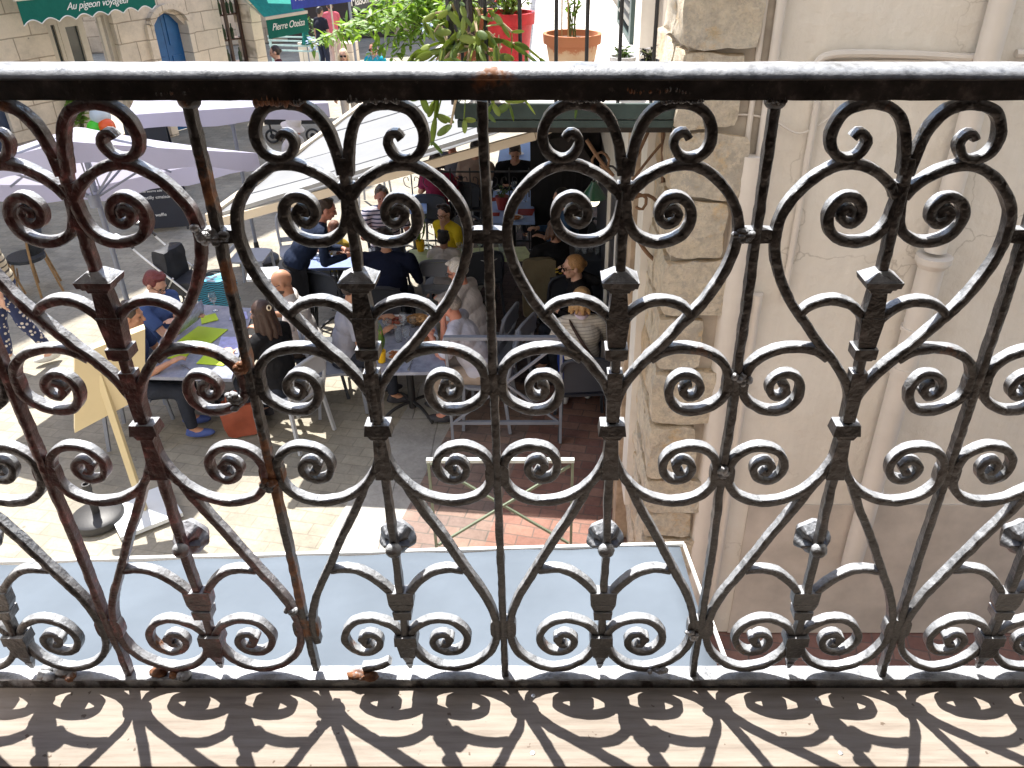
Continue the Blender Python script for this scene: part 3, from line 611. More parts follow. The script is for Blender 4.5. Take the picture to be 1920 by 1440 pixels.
    mb = MB(); mb.ell((0, -0.010, z(1030)), (0.0125, 0.010, 0.0125), 12, 8); mb.build('boss', mt, RAIL, loc=(x0, 0, 0))
def post(k, rusty=False, top=None):
    x0 = XP + k * PITCHX; mt = M['rusty'] if rusty else (M['maroon_iron'] if k in (-2,) else M['iron'])
    mb = MB(); zt = top or zt_ + 0.002; zb = rp(950, 1266).z - 0.004 if not rusty else rp(950, 1262).z + 0.004
    n = int((zt - zb) / 0.006); mb.sweep([Vector((0, 0, zt + (zb - zt) * i / n)) for i in range(n + 1)], 0.0108, 0.0155, jit=0.0010, seed=k * 5.1)
    # forged lumps where scrolls meet the post
    for py, hw, hh in ((444, 0.0235, 0.0085), (722, 0.0165, 0.016), (893, 0.0165, 0.018), (1181, 0.0205, 0.021)):
        bm_z = rp(930, py).z
        vs = [Vector((math.copysign(abs(math.cos(t)) ** 0.5, math.cos(t)) * hw, 0, bm_z + math.copysign(abs(math.sin(t)) ** 0.6, math.sin(t)) * hh)) for t in [2 * math.pi * j / 20 for j in range(20)]]
        mb.prism([v + Vector((0, -0.0074, 0)) for v in vs], (0, 0.0148, 0))
    if not top: mb.ell((0, 0, zt - 0.006), (0.0125, 0.011, 0.010))
    mb.build('post', mt, RAIL, loc=(x0, 0, 0))
for k, (rs, tp) in {-2: (False, None), -1: (True, None), 0: (False, rp(899, 190).z), 1: (False, None), 2: (False, None), 3: (False, None)}.items(): post(k, rs, tp)
post(-3)
for i in (-3, -2, -1, 0, 1, 2, 3): cell(i, broken=(i == -1), mt=M['maroon_iron'] if i in (-2,) else None)
# handrail: rounded top on a flat bar
mb = MB(); zt0, zm = rp(1000, 120).z, rp(1000, 143).z; n = 260; x0, x1 = -1.2, 1.5
sec = [(-0.019, zt_), (-0.0165, zt_), (0.0165, zt_), (0.019, zt_), (0.019, zm - 0.002), (0.023, zm)] + [(0.023 * math.cos(t), zm + 0.0125 * math.sin(t)) for t in [math.pi * k / 10 for k in range(1, 10)]] + [(-0.023, zm), (-0.019, zm - 0.002)]
vs = []; fs = []; ns = len(sec)
for i in range(n + 1):
    x = x0 + (x1 - x0) * i / n
    for y, zz in sec:
        v = Vector((x, y, zz)); q = noise.noise_vector(v * 40) * 0.0006 + noise.noise_vector(v * 130) * 0.0003; vs.append(v + q)
for i in range(n):
    for j in range(ns): fs.append((i * ns + j, i * ns + (j + 1) % ns, (i + 1) * ns + (j + 1) % ns, (i + 1) * ns + j))
mb.add(vs, fs); mb.build('handrail', M['rail_iron'], RAIL)
# weld beads and rust scabs under the handrail
for (px, py, w, h, m) in ((325, 172, .03, .008, 'rusty'), (525, 186, .05, .012, 'rusty'), (700, 184, .05, .010, 'rusty'), (1095, 186, .04, .006, 'iron'), (1280, 188, .04, .006, 'iron'), (1230, 168, .06, .009, 'rusty'), (1455, 186, .02, .008, 'iron')):
    p = aty(px, py, -0.012); mb = MB(); 
    for j in range(19): 
        t = (j / 18 - 0.5); mb.ell((p.x + t * w, p.y - 0.002 + random.uniform(-.001, .001), p.z + random.uniform(-1, 1) * h * 0.2), (w / 16, 0.0055, h * random.uniform(.35, .6)), 8, 6)
    mb.build('weld_bead', M[m], RAIL)
M['weld'] = mat('bare weld metal', (0.30, 0.30, 0.31), 0.35, 0.4, 60, 0.5, metal=0.7)
for px, py, w, h, m in ((383, 440, .022, .012, 'weld'), (408, 446, .02, .010, 'rusty'), (437, 745, .014, .022, 'rusty'), (452, 690, .012, .014, 'rusty'), (1388, 712, .018, .012, 'weld'), (1356, 884, .014, .014, 'weld'), (1301, 1192, .020, .014, 'weld'), (505, 905, .014, .018, 'rusty'), (548, 1148, .014, .016, 'rusty'), (1240, 1256, .03, .006, 'weld'), (1395, 442, .016, .012, 'iron')):
    p = aty(px, py, -0.008); mb = MB()
    for j in range(14): mb.ell((p.x + random.gauss(0, .28) * w, p.y + random.uniform(-.003, .003), p.z + random.gauss(0, .28) * h), (random.uniform(.004, .007), .005, random.uniform(.003, .006)), 8, 6)
    mb.build('weld_bead', M[m], RAIL)
# bottom rail with rust lumps
mb = MB(); n = 200; zb1 = rp(1000, 1268).z; vs = []; fs = []; sec = [(-0.015, zb1 - 0.032), (0.015, zb1 - 0.032), (0.015, zb1 - 0.002), (0.0135, zb1), (-0.0135, zb1), (-0.015, zb1 - 0.002)]; ns = 6
for i in range(n + 1):
    x = x0 + (x1 - x0) * i / n
    for y, zz in sec: v = Vector((x, y, zz)); vs.append(v + noise.noise_vector(v * 50) * 0.0010 + noise.noise_vector(v * 160) * 0.0006)
for i in range(n):
    for j in range(ns): fs.append((i * ns + j, i * ns + (j + 1) % ns, (i + 1) * ns + (j + 1) % ns, (i + 1) * ns + j))
mb.add(vs, fs); mb.build('bottom_rail', M['iron'], RAIL)
for px, w in ((120, .055), (322, .06), (680, .035)):
    p = aty(px, 1266, 0.0); mb = MB()
    for j in range(10): mb.ell((p.x + random.uniform(-.5, .5) * w, random.uniform(-.012, .008), zb1 + random.uniform(0, .008)), (random.uniform(.008, .014), .010, random.uniform(.004, .009)), 8, 6)
    mb.build('rust_lump', M['rusty'], RAIL)
# ---- zinc drip ledge and wooden sill board
M['ledge'] = mat('stained pale cement', (0.27, 0.27, 0.255), 0.8, 0.25, 14, 0.5)
mb = MB(); mb.box((0.1, -0.006, zb1 - 0.068), (4.6, 0.080, 0.05)); tag(mb.build('stone_ledge', M['ledge'], smooth=False), 'stained pale cement ledge under the bottom rail of the railing', 'ledge')
m_, nt_, bs_ = new_mat('bleached oak board'); v_ = coords(nt_, scale=(1.2, 14, 14)); g_ = fnoise(nt_, v_, 6, 8, 0.65); vv = coords(nt_)
c_ = ramp(nt_, g_, [(0.25, (0.19, 0.158, 0.13)), (0.5, (0.285, 0.245, 0.208)), (0.75, (0.34, 0.30, 0.26))])
c_ = mixc(nt_, ramp(nt_, fnoise(nt_, vv, 3.1, 5, 0.6), [(0.5, 0.0), (0.75, 0.35)]), c_, (0.33, 0.31, 0.28))
c_ = mixc(nt_, ramp(nt_, fnoise(nt_, vv, 55, 3, 0.5), [(0.70, 0.0), (0.73, 0.8)]), c_, (0.10, 0.07, 0.05))
nt_.links.new(c_, bs_.inputs['Base Color']); bs_.inputs['Roughness'].default_value = 0.75; bs_.inputs['Specular IOR Level'].default_value = 0.2
b_ = bump(nt_, bs_, g_, 0.3, 0.002); bump(nt_, bs_, fnoise(nt_, vv, 140, 3, 0.6), 0.25, 0.001, b_)
ZS = zb1 - 0.0175
SILL = empty('sill_board', (0, 0, 0), 0, 'pale bleached wooden sill board lying behind the railing, striped by its shadow', 'sill')
y1 = aty(1000, 1291, -0.016).y; ye = atz(1000, 1437, ZS).y
mb = MB(); mb.box((0.1, (-0.0165 + ye) / 2, ZS - 0.012), (4.2, -ye - 0.0165, 0.024)); mb.build('board', m_, SILL, smooth=False)
mb = MB(); mb.box((0.1, ye - 0.0045, ZS - 0.016), (4.2, 0.009, 0.022)); mb.build('edge_strip', mat('ochre edge strip', (0.35, 0.20, 0.07), 0.6), SILL, smooth=False)
for px, py in ((1000, 1305), (999, 1412), (1532, 1311), (1576, 1412)):
    p = atz(px, py, ZS); mb = MB(); mb.lathe([(0.0035, 0.0), (0.0035, 0.0012), (0.002, 0.0016)], (p.x, p.y, ZS), 14); mb.build('screw', mat('zinc screw', (0.6, 0.6, 0.6), 0.35, metal=0.8), SILL)
# ================================================================== TERRACE, BALCONY, FURNITURE
M['white_canvas'] = fabric('white awning canvas', (0.245, 0.253, 0.265), 0.9, 0.08, 1.5, 1.8, 0.4, thin=0.12)
M['lilac_canvas'] = fabric('pale lilac awning canvas', (0.120, 0.144, 0.174), 0.9, 0.10, 3.5, 3.5, 0.6)
M['parasol'] = fabric('white parasol cloth', (0.50, 0.49, 0.60), 0.9, 0.05, 2, 3, 0.5, thin=0.36)
M['beam'] = mat('cream powder-coated metal', (0.62, 0.54, 0.42), 0.45, 0.05, 3)
M['alu'] = mat('grey painted metal', (0.22, 0.24, 0.29), 0.45, 0.12, 6)
M['lgrey'] = mat('pale grey plastic', (0.42, 0.44, 0.48), 0.5, 0.06, 6)
M['dgrey'] = mat('anthracite plastic', (0.030, 0.036, 0.050), 0.5, 0.12, 6)
# awning of the shop below us
EA = empty('shop_awning', (0, 0, 0), 0, 'flat pale lilac awning stretched out just below the railing', 'awning')
fl = atz(-420, 1071, 2.6); fr_ = atz(1275, 1023, 2.6); br = Vector((fr_.x + 0.01, -0.05, 2.83)); bl = Vector((fl.x, -0.05, 2.83))
mb = MB(); n = 40; m_ = 14; vs = []; fs = []
for i in range(n + 1):
    for j in range(m_ + 1):
        a = fl.lerp(fr_, i / n); b = bl.lerp(br, i / n); p = a.lerp(b, j / m_); p.z -= 0.035 * math.sin(math.pi * j / m_) + 0.003 * math.sin(i * 1.3 + j * 0.5); vs.append(p)
for i in range(n):
    for j in range(m_): a = i * (m_ + 1) + j; fs.append((a, a + m_ + 1, a + m_ + 2, a + 1))
mb.add(vs, fs); cnv = mb.build('canopy', M['lilac_canvas'], EA, fix=False)
if cnv.data.polygons[0].normal.z < 0: cnv.data.flip_normals()
md = cnv.modifiers.new('thick', 'SOLIDIFY'); md.thickness = 0.003
mb = MB(); mb.bar(fl + Vector((0, .012, 0)), fr_ + Vector((0.012, .006, 0)), 0.010, 0.012); mb.build('front_bar', M['white'], EA, smooth=False)
mb = MB(); mb.bar(fr_ + Vector((0.012, 0, 0)), br + Vector((0.012, 0, 0)), 0.006, 0.012); mb.build('hem', M['white'], EA, smooth=False)
mb = MB(); mb.bar((fr_.x - 0.15, 0, 2.55), (fr_.x - 0.12, fr_.y - .03, 2.56), 0.03); mb.build('arm', M['beam'], EA)
# broad white retractable awning over the terrace
TA = empty('terrace_awning', (0, 0, 0), 0, 'broad white retractable awning with cream metal arm shading the terrace tables', 'awning')
A_ = atz(404, 404, 2.07); Bw = Vector((WX - 0.03, A_.y + 0.12, 3.0)); Dc = atz(856, 70, 2.07); Cw = Vector((WX - 0.03, Dc.y, 3.0))
vs = []; fs = []; n, m_ = 40, 60
for i in range(n + 1):
    for j in range(m_ + 1):
        u_, v_ = i / n, j / m_
        p = A_.lerp(Dc, v_).lerp(Bw.lerp(Cw, v_), u_); p.z -= 0.05 * math.sin(math.pi * u_); p.z += 0.006 * math.sin(v_ * 60); vs.append(p)
for i in range(n):
    for j in range(m_): a = i * (m_ + 1) + j; fs.append((a, a + m_ + 1, a + m_ + 2, a + 1))
mb = MB(); mb.add(vs, fs); cnv = mb.build('canopy', M['white_canvas'], TA, fix=False)
if cnv.data.polygons[0].normal.z < 0: cnv.data.flip_normals()
md = cnv.modifiers.new('thick', 'SOLIDIFY'); md.thickness = 0.003
for t in (0.05, 0.145, 0.27, 0.44, 0.7):
    p, q = A_.lerp(Dc, t), Bw.lerp(Cw, t); mb = MB(); pts = []
    for k in range(13): w_ = k / 12; c = p.lerp(q, w_); c.z -= 0.05 * math.sin(math.pi * w_) - 0.004; pts.append(c)
    mb.tube(pts, 0.005, 5); mb.build('seam', mat('canvas seam', (0.20, 0.205, 0.22), 0.9), TA)
mb = MB(); mb.bar(A_ + Vector((-0.03, -0.06, 0.0)), Dc + Vector((-0.03, 0.05, 0.0)), 0.05, 0.06); mb.build('front_bar', M['beam'], TA, smooth=False)
w_e = atz(1003, 254, 2.62)
mb = MB(); mb.bar(A_ + Vector((-0.05, -0.05, -0.06)), w_e, 0.035, 0.066); mb.bar(w_e, (WX - 0.02, w_e.y + 0.5, 2.8), 0.035, 0.06); mb.build('arm', M['beam'], TA, smooth=False)
mb = MB(); e1 = A_.lerp(Bw, 1.0) + Vector((0, 0.0, -0.02)); mb.bar(A_ + Vector((0, 0, -0.004)), e1, 0.012, 0.03); mb.build('hem', mat('grey hem', (0.30, 0.31, 0.32), 0.7), TA, smooth=False)
# third white awning glimpsed beyond
def parasol(loc, hub_z, size, tilt, az, label, group=None, name='parasol', cloth=None, rot=45, rise=0.36):
    e = empty(name, loc, 0, label, 'parasol', group); cloth = cloth or M['parasol']
    q = Matrix.Rotation(R(-az), 4, 'Z') @ Matrix.Rotation(R(-tilt), 4, 'X') @ Matrix.Rotation(R(rot), 4, 'Z')
    T = Matrix.Translation((0, 0, hub_z)) @ q
    h = size / 2; apex = Vector((0, 0, rise)); 
    cor = [Vector((sx * h, sy * h, 0)) for sx, sy in ((-1, -1), (1, -1), (1, 1), (-1, 1))]; K = 12; vs = []; fs = []
    ring = []
    for s in range(4):
        for k in range(K):
            ring.append((cor[s], cor[(s + 1) % 4], k / K))
    Nr = len(ring); L_ = 10
    for l in range(L_ + 1):
        t = l / L_
        for a, b, k in ring:
            ed = a.lerp(b, k); ed = ed * (1 - 0.035 * math.sin(math.pi * k)); p = Vector((0, 0, rise)) .lerp(ed, max(t, 0.04)); p.z -= 0.05 * math.sin(math.pi * t) * (0.4 + 0.6 * math.sin(math.pi * k)); vs.append(T @ p)
    for a, b, k in ring:
        ed = a.lerp(b, k) * (1 - 0.035 * math.sin(math.pi * k)); vs.append(T @ (ed * 1.003 + Vector((0, 0, -0.16 + 0.02 * math.sin(k * 12)))))
    for l in range(L_ + 1):
        for j in range(Nr): fs.append((l * Nr + j, l * Nr + (j + 1) % Nr, (l + 1) * Nr + (j + 1) % Nr, (l + 1) * Nr + j))
    fs.append(tuple(range(Nr)))
    mb = MB(); mb.add(vs, fs); mb.build('canopy', cloth, e)
    mb = MB(); mb.tube([(0, 0, 0.0), T @ Vector((0, 0, rise - 0.03))], 0.024, 12); mb.build('pole', M['alu'], e)
    hub = T @ Vector((0, 0, -0.28)); mb = MB(); mb.tube([hub + Vector((0, 0, 0.05)), hub - Vector((0, 0, 0.07))], 0.048, 12); mb.build('hub', M['alu'], e)
    for s in range(8):
        end = cor[s // 2] if s % 2 == 0 else (cor[s // 2] + cor[(s // 2 + 1) % 4]) / 2 * 0.965
        top = Vector((0, 0, rise - 0.04)); mb = MB(); mb.bar(T @ top, T @ (end * 0.98 + Vector((0, 0, -0.02))), 0.014, 0.02); rb = mb.build('rib', M['alu'], e, smooth=False)
        mb = MB(); mb.bar(hub, T @ (top.lerp(end, 0.52) + Vector((0, 0, -0.045))), 0.012, 0.018); mb.build('strut', M['alu'], rb, smooth=False)
    mb = MB(); mb.lathe([(0.26, 0.0), (0.26, 0.05), (0.22, 0.08), (0.04, 0.09), (0.03, 0.28)], (0, 0, 0), 20); mb.build('base', mat('black plastic base', (0.03, 0.03, 0.032), 0.5), e)
    return e
gpos = Vector((-4.15, 6.3, 0)); parasol((gpos.x, gpos.y, 0), 2.10, 2.10, 22, SUN_AZ + 8, 'white square parasol tilted to the sun above the menu stand', 'white parasols of the terraces', rot=50)
parasol((-3.85, 9.15, 0), 2.15, 2.1, 3, 0, 'level white parasol with blue-grey pole standing further up the street', 'white parasols of the terraces', rot=22, rise=0.26)

# ---------------------------------------------------------------- neighbour balcony with iron bars
NB = empty('balcony', (0, 0, 0), 0, 'dark green edged balcony with thin black bars, potted plants standing on it', 'balcony')
bx0 = aty(862, 215, WY).x; zb0 = aty(1000, 238, WY).z; zb1_ = aty(1000, 193, WY).z
M['greenwood'] = mat('old dark green board', (0.028, 0.048, 0.044), 0.55, 0.35, 9, 0.5); M['slabtop'] = mat('sunlit pale tiles', (0.55, 0.54, 0.52), 0.8, 0.3, 16, 0.5)
mb = MB(); mb.box(((bx0 + WX) / 2 - 0.01, WY + 3.0, (zb0 + zb1_) / 2 + 0.005), (WX - bx0 - 0.02, 6.0, zb1_ - zb0 - 0.02)); mb.build('slab', M['slabtop'], NB, smooth=False)
mb = MB(); mb.box(((bx0 + WX) / 2 - 0.02, WY - 0.012, (zb0 + zb1_) / 2 + 0.02), (WX - bx0, 0.024, (zb1_ - zb0) * 0.62)); mb.box((bx0 - 0.012, WY + 3, (zb0 + zb1_) / 2 + 0.02), (0.024, 6, (zb1_ - zb0) * 0.62))
mb.box(((bx0 + WX) / 2 - 0.02, WY - 0.006, zb0 + 0.018), (WX - bx0 - 0.02, 0.036, 0.030)); mb.build('fascia', M['greenwood'], NB, smooth=False)
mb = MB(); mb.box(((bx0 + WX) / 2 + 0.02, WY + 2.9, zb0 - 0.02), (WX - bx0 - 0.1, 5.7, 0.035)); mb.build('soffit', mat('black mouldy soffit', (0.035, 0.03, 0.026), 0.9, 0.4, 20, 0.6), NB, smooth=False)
zb2 = zb1_ + 0.02
for px in (845, 911, 975, 1043, 1101, 1164, 1229):
    p = aty(px, 60, WY + 0.02); mb = MB(); mb.tube([(p.x, p.y, zb2 - 0.03), (p.x, p.y, zb2 + 1.0)], 0.0085 if px > 850 else 0.016, 8); mb.build('bar', M['black_iron'], NB)
for k in range(1, 22):
    mb = MB(); mb.tube([(bx0 + 0.01, WY + 0.02 + k * 0.14, zb2 - 0.03), (bx0 + 0.01, WY + 0.02 + k * 0.14, zb2 + 1.0)], 0.0085, 6); mb.build('bar', M['black_iron'], NB)
mb = MB(); mb.bar((bx0, WY + 0.02, zb2 + 1.0), (WX, WY + 0.02, zb2 + 1.0), 0.04, 0.02); mb.bar((bx0 + 0.01, WY, zb2 + 1.0), (bx0 + 0.01, WY + 5.8, zb2 + 1.0), 0.04, 0.02); mb.build('handrail', M['black_iron'], NB, smooth=False)
bp_ = aty(865, 34, WY + 0.22); FPa = empty('folded_parasol', bp_, 0, 'black folded parasol standing inside the balcony corner above the cactus', 'parasol'); mb = MB(); mb.lathe([(.028, 0), (.034, .02), (.030, .5), (.02, .9)], (0, 0, 0), 9); mb.build('canopy', M['black_iron'], FPa, smooth=False); mb = MB(); mb.tube([(0, 0, zb2 - bp_.z), (0, 0, 1.0)], .012, 8); mb.build('pole', M['black_iron'], FPa)
# pots
M['terra'] = mat('weathered terracotta', (0.42, 0.16, 0.08), 0.8, 0.35, 14, 0.4); M['soil'] = mat('dry soil', (0.08, 0.06, 0.045), 0.95, 0.3, 40, 0.6)
def pot(name, px, py_rim, y, rad, h, m, label, group, rim=True, cat='flower pot'):
    c = aty(px, py_rim, y); z0 = zb2 - 0.015; h = max(0.05, c.z - z0); e = empty(name, (c.x, c.y, z0), 0, label, cat, group)
    prof = [(rad * 0.68, 0), (rad * 0.90, h * 0.80)] + ([(rad * 0.92, h * 0.80), (rad * 1.0, h * 0.81), (rad * 1.02, h)] if rim else [(rad, h)]) + [(rad * 0.90, h), (rad * 0.86, h * 0.88), (0.002, h * 0.87)]
    mb = MB(); mb.lathe(prof, (0, 0, 0), 36); o = mb.build('pot', m, e)
    mb = MB(); mb.ell((0, 0, h * 0.87), (rad * 0.86, rad * 0.86, 0.008), 20, 6); mb.build('soil', M['soil'], e)
    return e, h
m_, nt_, bs_ = new_mat('lime-stained terracotta'); v_ = coords(nt_); sp = nd(nt_, "ShaderNodeSeparateXYZ"); nt_.links.new(v_, sp.inputs[0])
ad = nd(nt_, "ShaderNodeMath", operation='MULTIPLY_ADD'); nt_.links.new(fnoise(nt_, v_, 22, 6, 0.7), ad.inputs[0]); ad.inputs[1].default_value = 0.16; nt_.links.new(sp.outputs['Z'], ad.inputs[2])
c_ = ramp(nt_, ad.outputs[0], [(0.10, (0.34, 0.13, 0.06)), (0.165, (0.40, 0.16, 0.08)), (0.185, (0.58, 0.42, 0.28)), (0.235, (0.55, 0.36, 0.22)), (0.25, (0.44, 0.17, 0.08))])
nt_.links.new(c_, bs_.inputs['Base Color']); bs_.inputs['Roughness'].default_value = 0.85; M['terra2'] = m_
PT, hT = pot('flower_pot', 1073, 62, WY + 0.42, 0.138, .2, M['terra2'], 'wide terracotta pot with lime stains holding thin staked seedlings', 'pots on the neighbouring balcony')
PR, hR = pot('flower_pot', 955, 22, WY + 0.75, 0.128, .3, mat('sun-faded red plastic', (0.50, 0.022, 0.03), 0.5, 0.35, 9, 0.3), 'tall bright red plastic pot behind the balcony bars', 'pots on the neighbouring balcony', True)
PW_, hW = pot('flower_pot', 1168, 105, WY + 0.14, 0.062, .05, mat('white glazed pot', (0.72, 0.72, 0.74), 0.4), 'small white pot at the balcony edge holding a dark succulent', 'pots on the neighbouring balcony', False)
PD, hD = pot('flower_pot', 1218, 112, WY + 0.16, 0.045, .04, M['dgrey'], 'small dark pot with a black rosette succulent beside the stone pier', 'pots on the neighbouring balcony', False)
PC, hC = pot('flower_pot', 885, 88, WY + 0.30, 0.11, .06, M['terra'], 'pot hidden under a sprawling leaf cactus at the balcony corner', 'pots on the neighbouring balcony')
def leafmat(name, c1, c2, rough=0.5):
    m, nt, bs = new_mat(name); g = nd(nt, "ShaderNodeNewGeometry"); 
    nt.links.new(ramp(nt, g.outputs['Random Per Island'], [(0.0, c1), (1.0, c2)]), bs.inputs['Base Color']); bs.inputs['Roughness'].default_value = rough
    tr = nd(nt, "ShaderNodeBsdfTranslucent"); tr.inputs[0].default_value = (c2[0] * 1.6, c2[1] * 1.6, c2[2] * 0.8, 1); mx = nd(nt, "ShaderNodeMixShader"); mx.inputs[0].default_value = 0.35
    nt.links.new(bs.outputs[0], mx.inputs[1]); nt.links.new(tr.outputs[0], mx.inputs[2]); nt.links.new(mx.outputs[0], nt.nodes["Material Output"].inputs[0]); return m
M['leaf'] = leafmat('fresh green leaf', (0.05, 0.13, 0.02), (0.20, 0.33, 0.06)); M['dleaf'] = leafmat('dark green leaf', (0.02, 0.06, 0.015), (0.06, 0.13, 0.03))
M['pad'] = leafmat('cactus pad', (0.07, 0.13, 0.03), (0.27, 0.33, 0.06)); M['dry'] = mat('dry cactus stem', (0.42, 0.32, 0.20), 0.8, 0.3, 20, 0.4); M['twig'] = mat('green twig', (0.12, 0.14, 0.05), 0.7)
def leaf(mb, p, d, ln, wd, curl=0.25, up=None):
    d = d.normalized(); up = up or Vector((random.uniform(-.5, .5), random.uniform(-.5, .5), 1)); s = d.cross(up)
    if s.length < 1e-3: s = Vector((1, 0, 0))
    s.normalize(); nrm = s.cross(d).normalized(); out = []
    for t, w_ in ((0, .04), (0.25, .7), (0.5, 1), (0.78, .62), (1, .03)):
        c = p + d * ln * t - nrm * curl * ln * t * t
        out += [c - s * wd * w_ / 2 + nrm * wd * .12 * w_, c, c + s * wd * w_ / 2 + nrm * wd * .12 * w_]
    fs = []
    for k in range(4):
        a = k * 3; fs += [(a, a + 1, a + 4, a + 3), (a + 1, a + 2, a + 5, a + 4)]
    mb.add(out, fs)
def pad(mb, p, d, ln, wd):
    d = d.normalized(); s = d.cross(Vector((random.uniform(-1, 1), random.uniform(-1, 0.2), random.uniform(-.3, .3)))).normalized(); nrm = s.cross(d); rot = Matrix((s, nrm, d)).transposed()
    mb.ell(p + d * ln * 0.5, (wd / 2, wd * 0.11, ln * 0.54), 10, 7, rot)
# leaf cactus sprawling over the corner
CACT = empty('leaf_cactus', (PC.location.x, PC.location.y, PC.location.z + hC), 0, 'sprawling leaf cactus trailing flat green segments over the balcony corner', 'cactus')
rr = random.Random(11); mb = MB(); md_ = MB(); O = Vector(CACT.location)
targets = [(795, 40), (790, 95), (775, 105), (800, 120), (815, 60), (840, 20), (960, 60), (985, 100), (940, 45), (810, 265), (845, 235), (790, 180), (820, 215), (870, 225), (905, 205), (925, 195), (955, 195), (985, 188), (1082, 190), (880, 120), (850, 110), (910, 118), (930, 85), (960, 110), (830, 90), (870, 30), (900, 30), (800, 150), (815, 190), (895, 60), (860, 70), (785, 110), (832, 140), (825, 165)]
for px, py in targets:
    y_ = WY - rr.uniform(0.05, 0.16); tgt = aty(px, py, y_); st = Vector((O.x + rr.uniform(-.05, .08), O.y - rr.uniform(0, .1), O.z + rr.uniform(0, .04)))
    lip = Vector((st.x * 0.5 + tgt.x * 0.5, WY - 0.03, max(st.z, tgt.z) + rr.uniform(0.01, 0.05)))
    pts = catmull([st, lip, tgt], 0.070 + rr.uniform(0, .03)); first = True
    for p, q in zip(pts, pts[1:]):
        if (q - p).length < 0.012: continue
        if first or rr.random() < 0.18: md_.tube([p, q], [0.006, 0.005], 6); first = False
        else: pad(mb, p, q - p, (q - p).length * 1.15, rr.uniform(0.022, 0.034))
    for _ in range(2): pad(mb, tgt, Vector((rr.uniform(-1, 1), rr.uniform(-.6, .2), rr.uniform(-1.2, .1))), rr.uniform(.05, .085), rr.uniform(.024, .036))
mb.v = [tuple(Vector(v) - O) for v in mb.v]; md_.v = [tuple(Vector(v) - O) for v in md_.v]
for _ in range(60):
    a = rr.uniform(-1, 1); p = Vector((a * 0.12 + 0.02, rr.uniform(-.22, 0.0), rr.uniform(-.03, .05))); md_.tube([p, p + Vector((rr.uniform(-.05, .05), rr.uniform(-.03, .03), rr.uniform(-.02, .08)))], [0.005, 0.003], 5)
mb.build('pad', M['pad'], CACT)['kind'] = 'stuff'; md_.build('dry_stems', M['dry'], CACT)['kind'] = 'stuff'
# plumbago shrub with blue flowers leaning out to the left
PL = empty('flowering_shrub', (bx0 + 0.05, WY + 1.0, zb2), 0, 'leafy plumbago shrub with pale blue flower heads leaning out over the street', 'shrub')
petal = leafmat('pale blue petal', (0.25, 0.35, 0.75), (0.45, 0.52, 0.9)); O = Vector(PL.location); lv = MB(); tw = MB(); fl_ = MB()
pp, hh_ = MB(), 0.2
pp.lathe([(0.09, 0), (0.13, 0.22), (0.14, 0.24), (0.12, 0.24), (0.11, 0.2), (0.003, 0.2)], (0, 0, 0), 24); pp.build('pot', M['terra'], PL)
def branch(px, py, y, flower=False, dens=38, ll=(0.045, 0.075)):
    tgt = aty(px, py, y) - O; st = Vector((rr.uniform(-.05, .05), rr.uniform(-.05, .05), 0.2)); mid = (st + tgt) / 2 + Vector((0, 0, 0.06 + 0.12 * rr.random())); pts = catmull([st, mid, tgt], 0.03)
    tw.tube(pts, [0.004 * (1 - 0.6 * i / len(pts)) for i in range(len(pts))], 5)
    for i, p in enumerate(pts):
        if i < len(pts) * 0.25: continue
        for _ in range(max(1, dens // 9)):
            d = Vector((rr.uniform(-1, 1), rr.uniform(-1, 1), rr.uniform(-.7, .6))); leaf(lv, p, d, rr.uniform(*ll), rr.uniform(.015, .025))
    if flower:
        fl_ = MB()
        for _ in range(34): 
            d = Vector((rr.gauss(0, 1), rr.gauss(0, 1), rr.gauss(0, 1))).normalized(); c = tgt + d * 0.022; leaf(fl_, c, d, 0.014, 0.013)
        fl_.build('flower', petal, PL, fix=False)
for px, py, y, f in ((585, 82, 3.3, True), (612, 70, 3.3, False), (645, 55, 3.2, False), (700, 100, 3.4, True), (735, 108, 3.3, False), (660, 45, 3.5, False), (690, 30, 3.4, False), (720, 20, 3.6, False), (750, 40, 3.3, False), (770, 15, 3.5, False), (705, 60, 3.3, False), (740, 70, 3.4, False), (675, 65, 3.3, False), (790, 55, 3.3, False), (805, 30, 3.4, False), (800, 50, 3.2, True), (820, 10, 3.4, False), (725, 45, 3.2, False), (760, 60, 3.6, False), (640, 75, 3.4, False), (710, 38, 3.8, False), (685, 52, 3.7, False), (770, 85, 3.4, False), (780, 35, 3.9, False)):
    branch(px, py, y, f)
lv.build('foliage', M['leaf'], PL, fix=False)['kind'] = 'stuff'; tw.build('twig', M['twig'], PL)
# geranium / seedlings in pots
def bushy(parent, z0, n, spread, hgt, ll, m, red=0, seed=1, wd=.02):
    r_ = random.Random(seed); lv = MB(); tw = MB(); fl = MB()
    for _ in range(n):
        a = r_.uniform(0, 6.28); top = Vector((math.cos(a) * spread * r_.random(), math.sin(a) * spread * r_.random(), z0 + hgt * r_.uniform(.4, 1))); st = Vector((r_.uniform(-.03, .03), r_.uniform(-.03, .03), z0 - .02))
        tw.tube([st, (st + top) / 2 + Vector((0, 0, .02)), top], 0.003, 5)
        for _ in range(7): leaf(lv, st.lerp(top, r_.uniform(.5, 1)), Vector((r_.uniform(-1, 1), r_.uniform(-1, 1), r_.uniform(-.3, .8))), r_.uniform(*ll), wd)
        if red and r_.random() < red:
            fl = MB()
            for _ in range(14): leaf(fl, top + Vector((r_.gauss(0, .012), r_.gauss(0, .012), .02 + r_.gauss(0, .012))), Vector((r_.uniform(-1, 1), r_.uniform(-1, 1), r_.uniform(-1, 1))), .018, .016)
            fl.build('flower', mat('red petal', (0.6, 0.01, 0.01), 0.6), parent, fix=False)
    lv.build('foliage', m, parent, fix=False); tw.build('twig', M['twig'], parent)
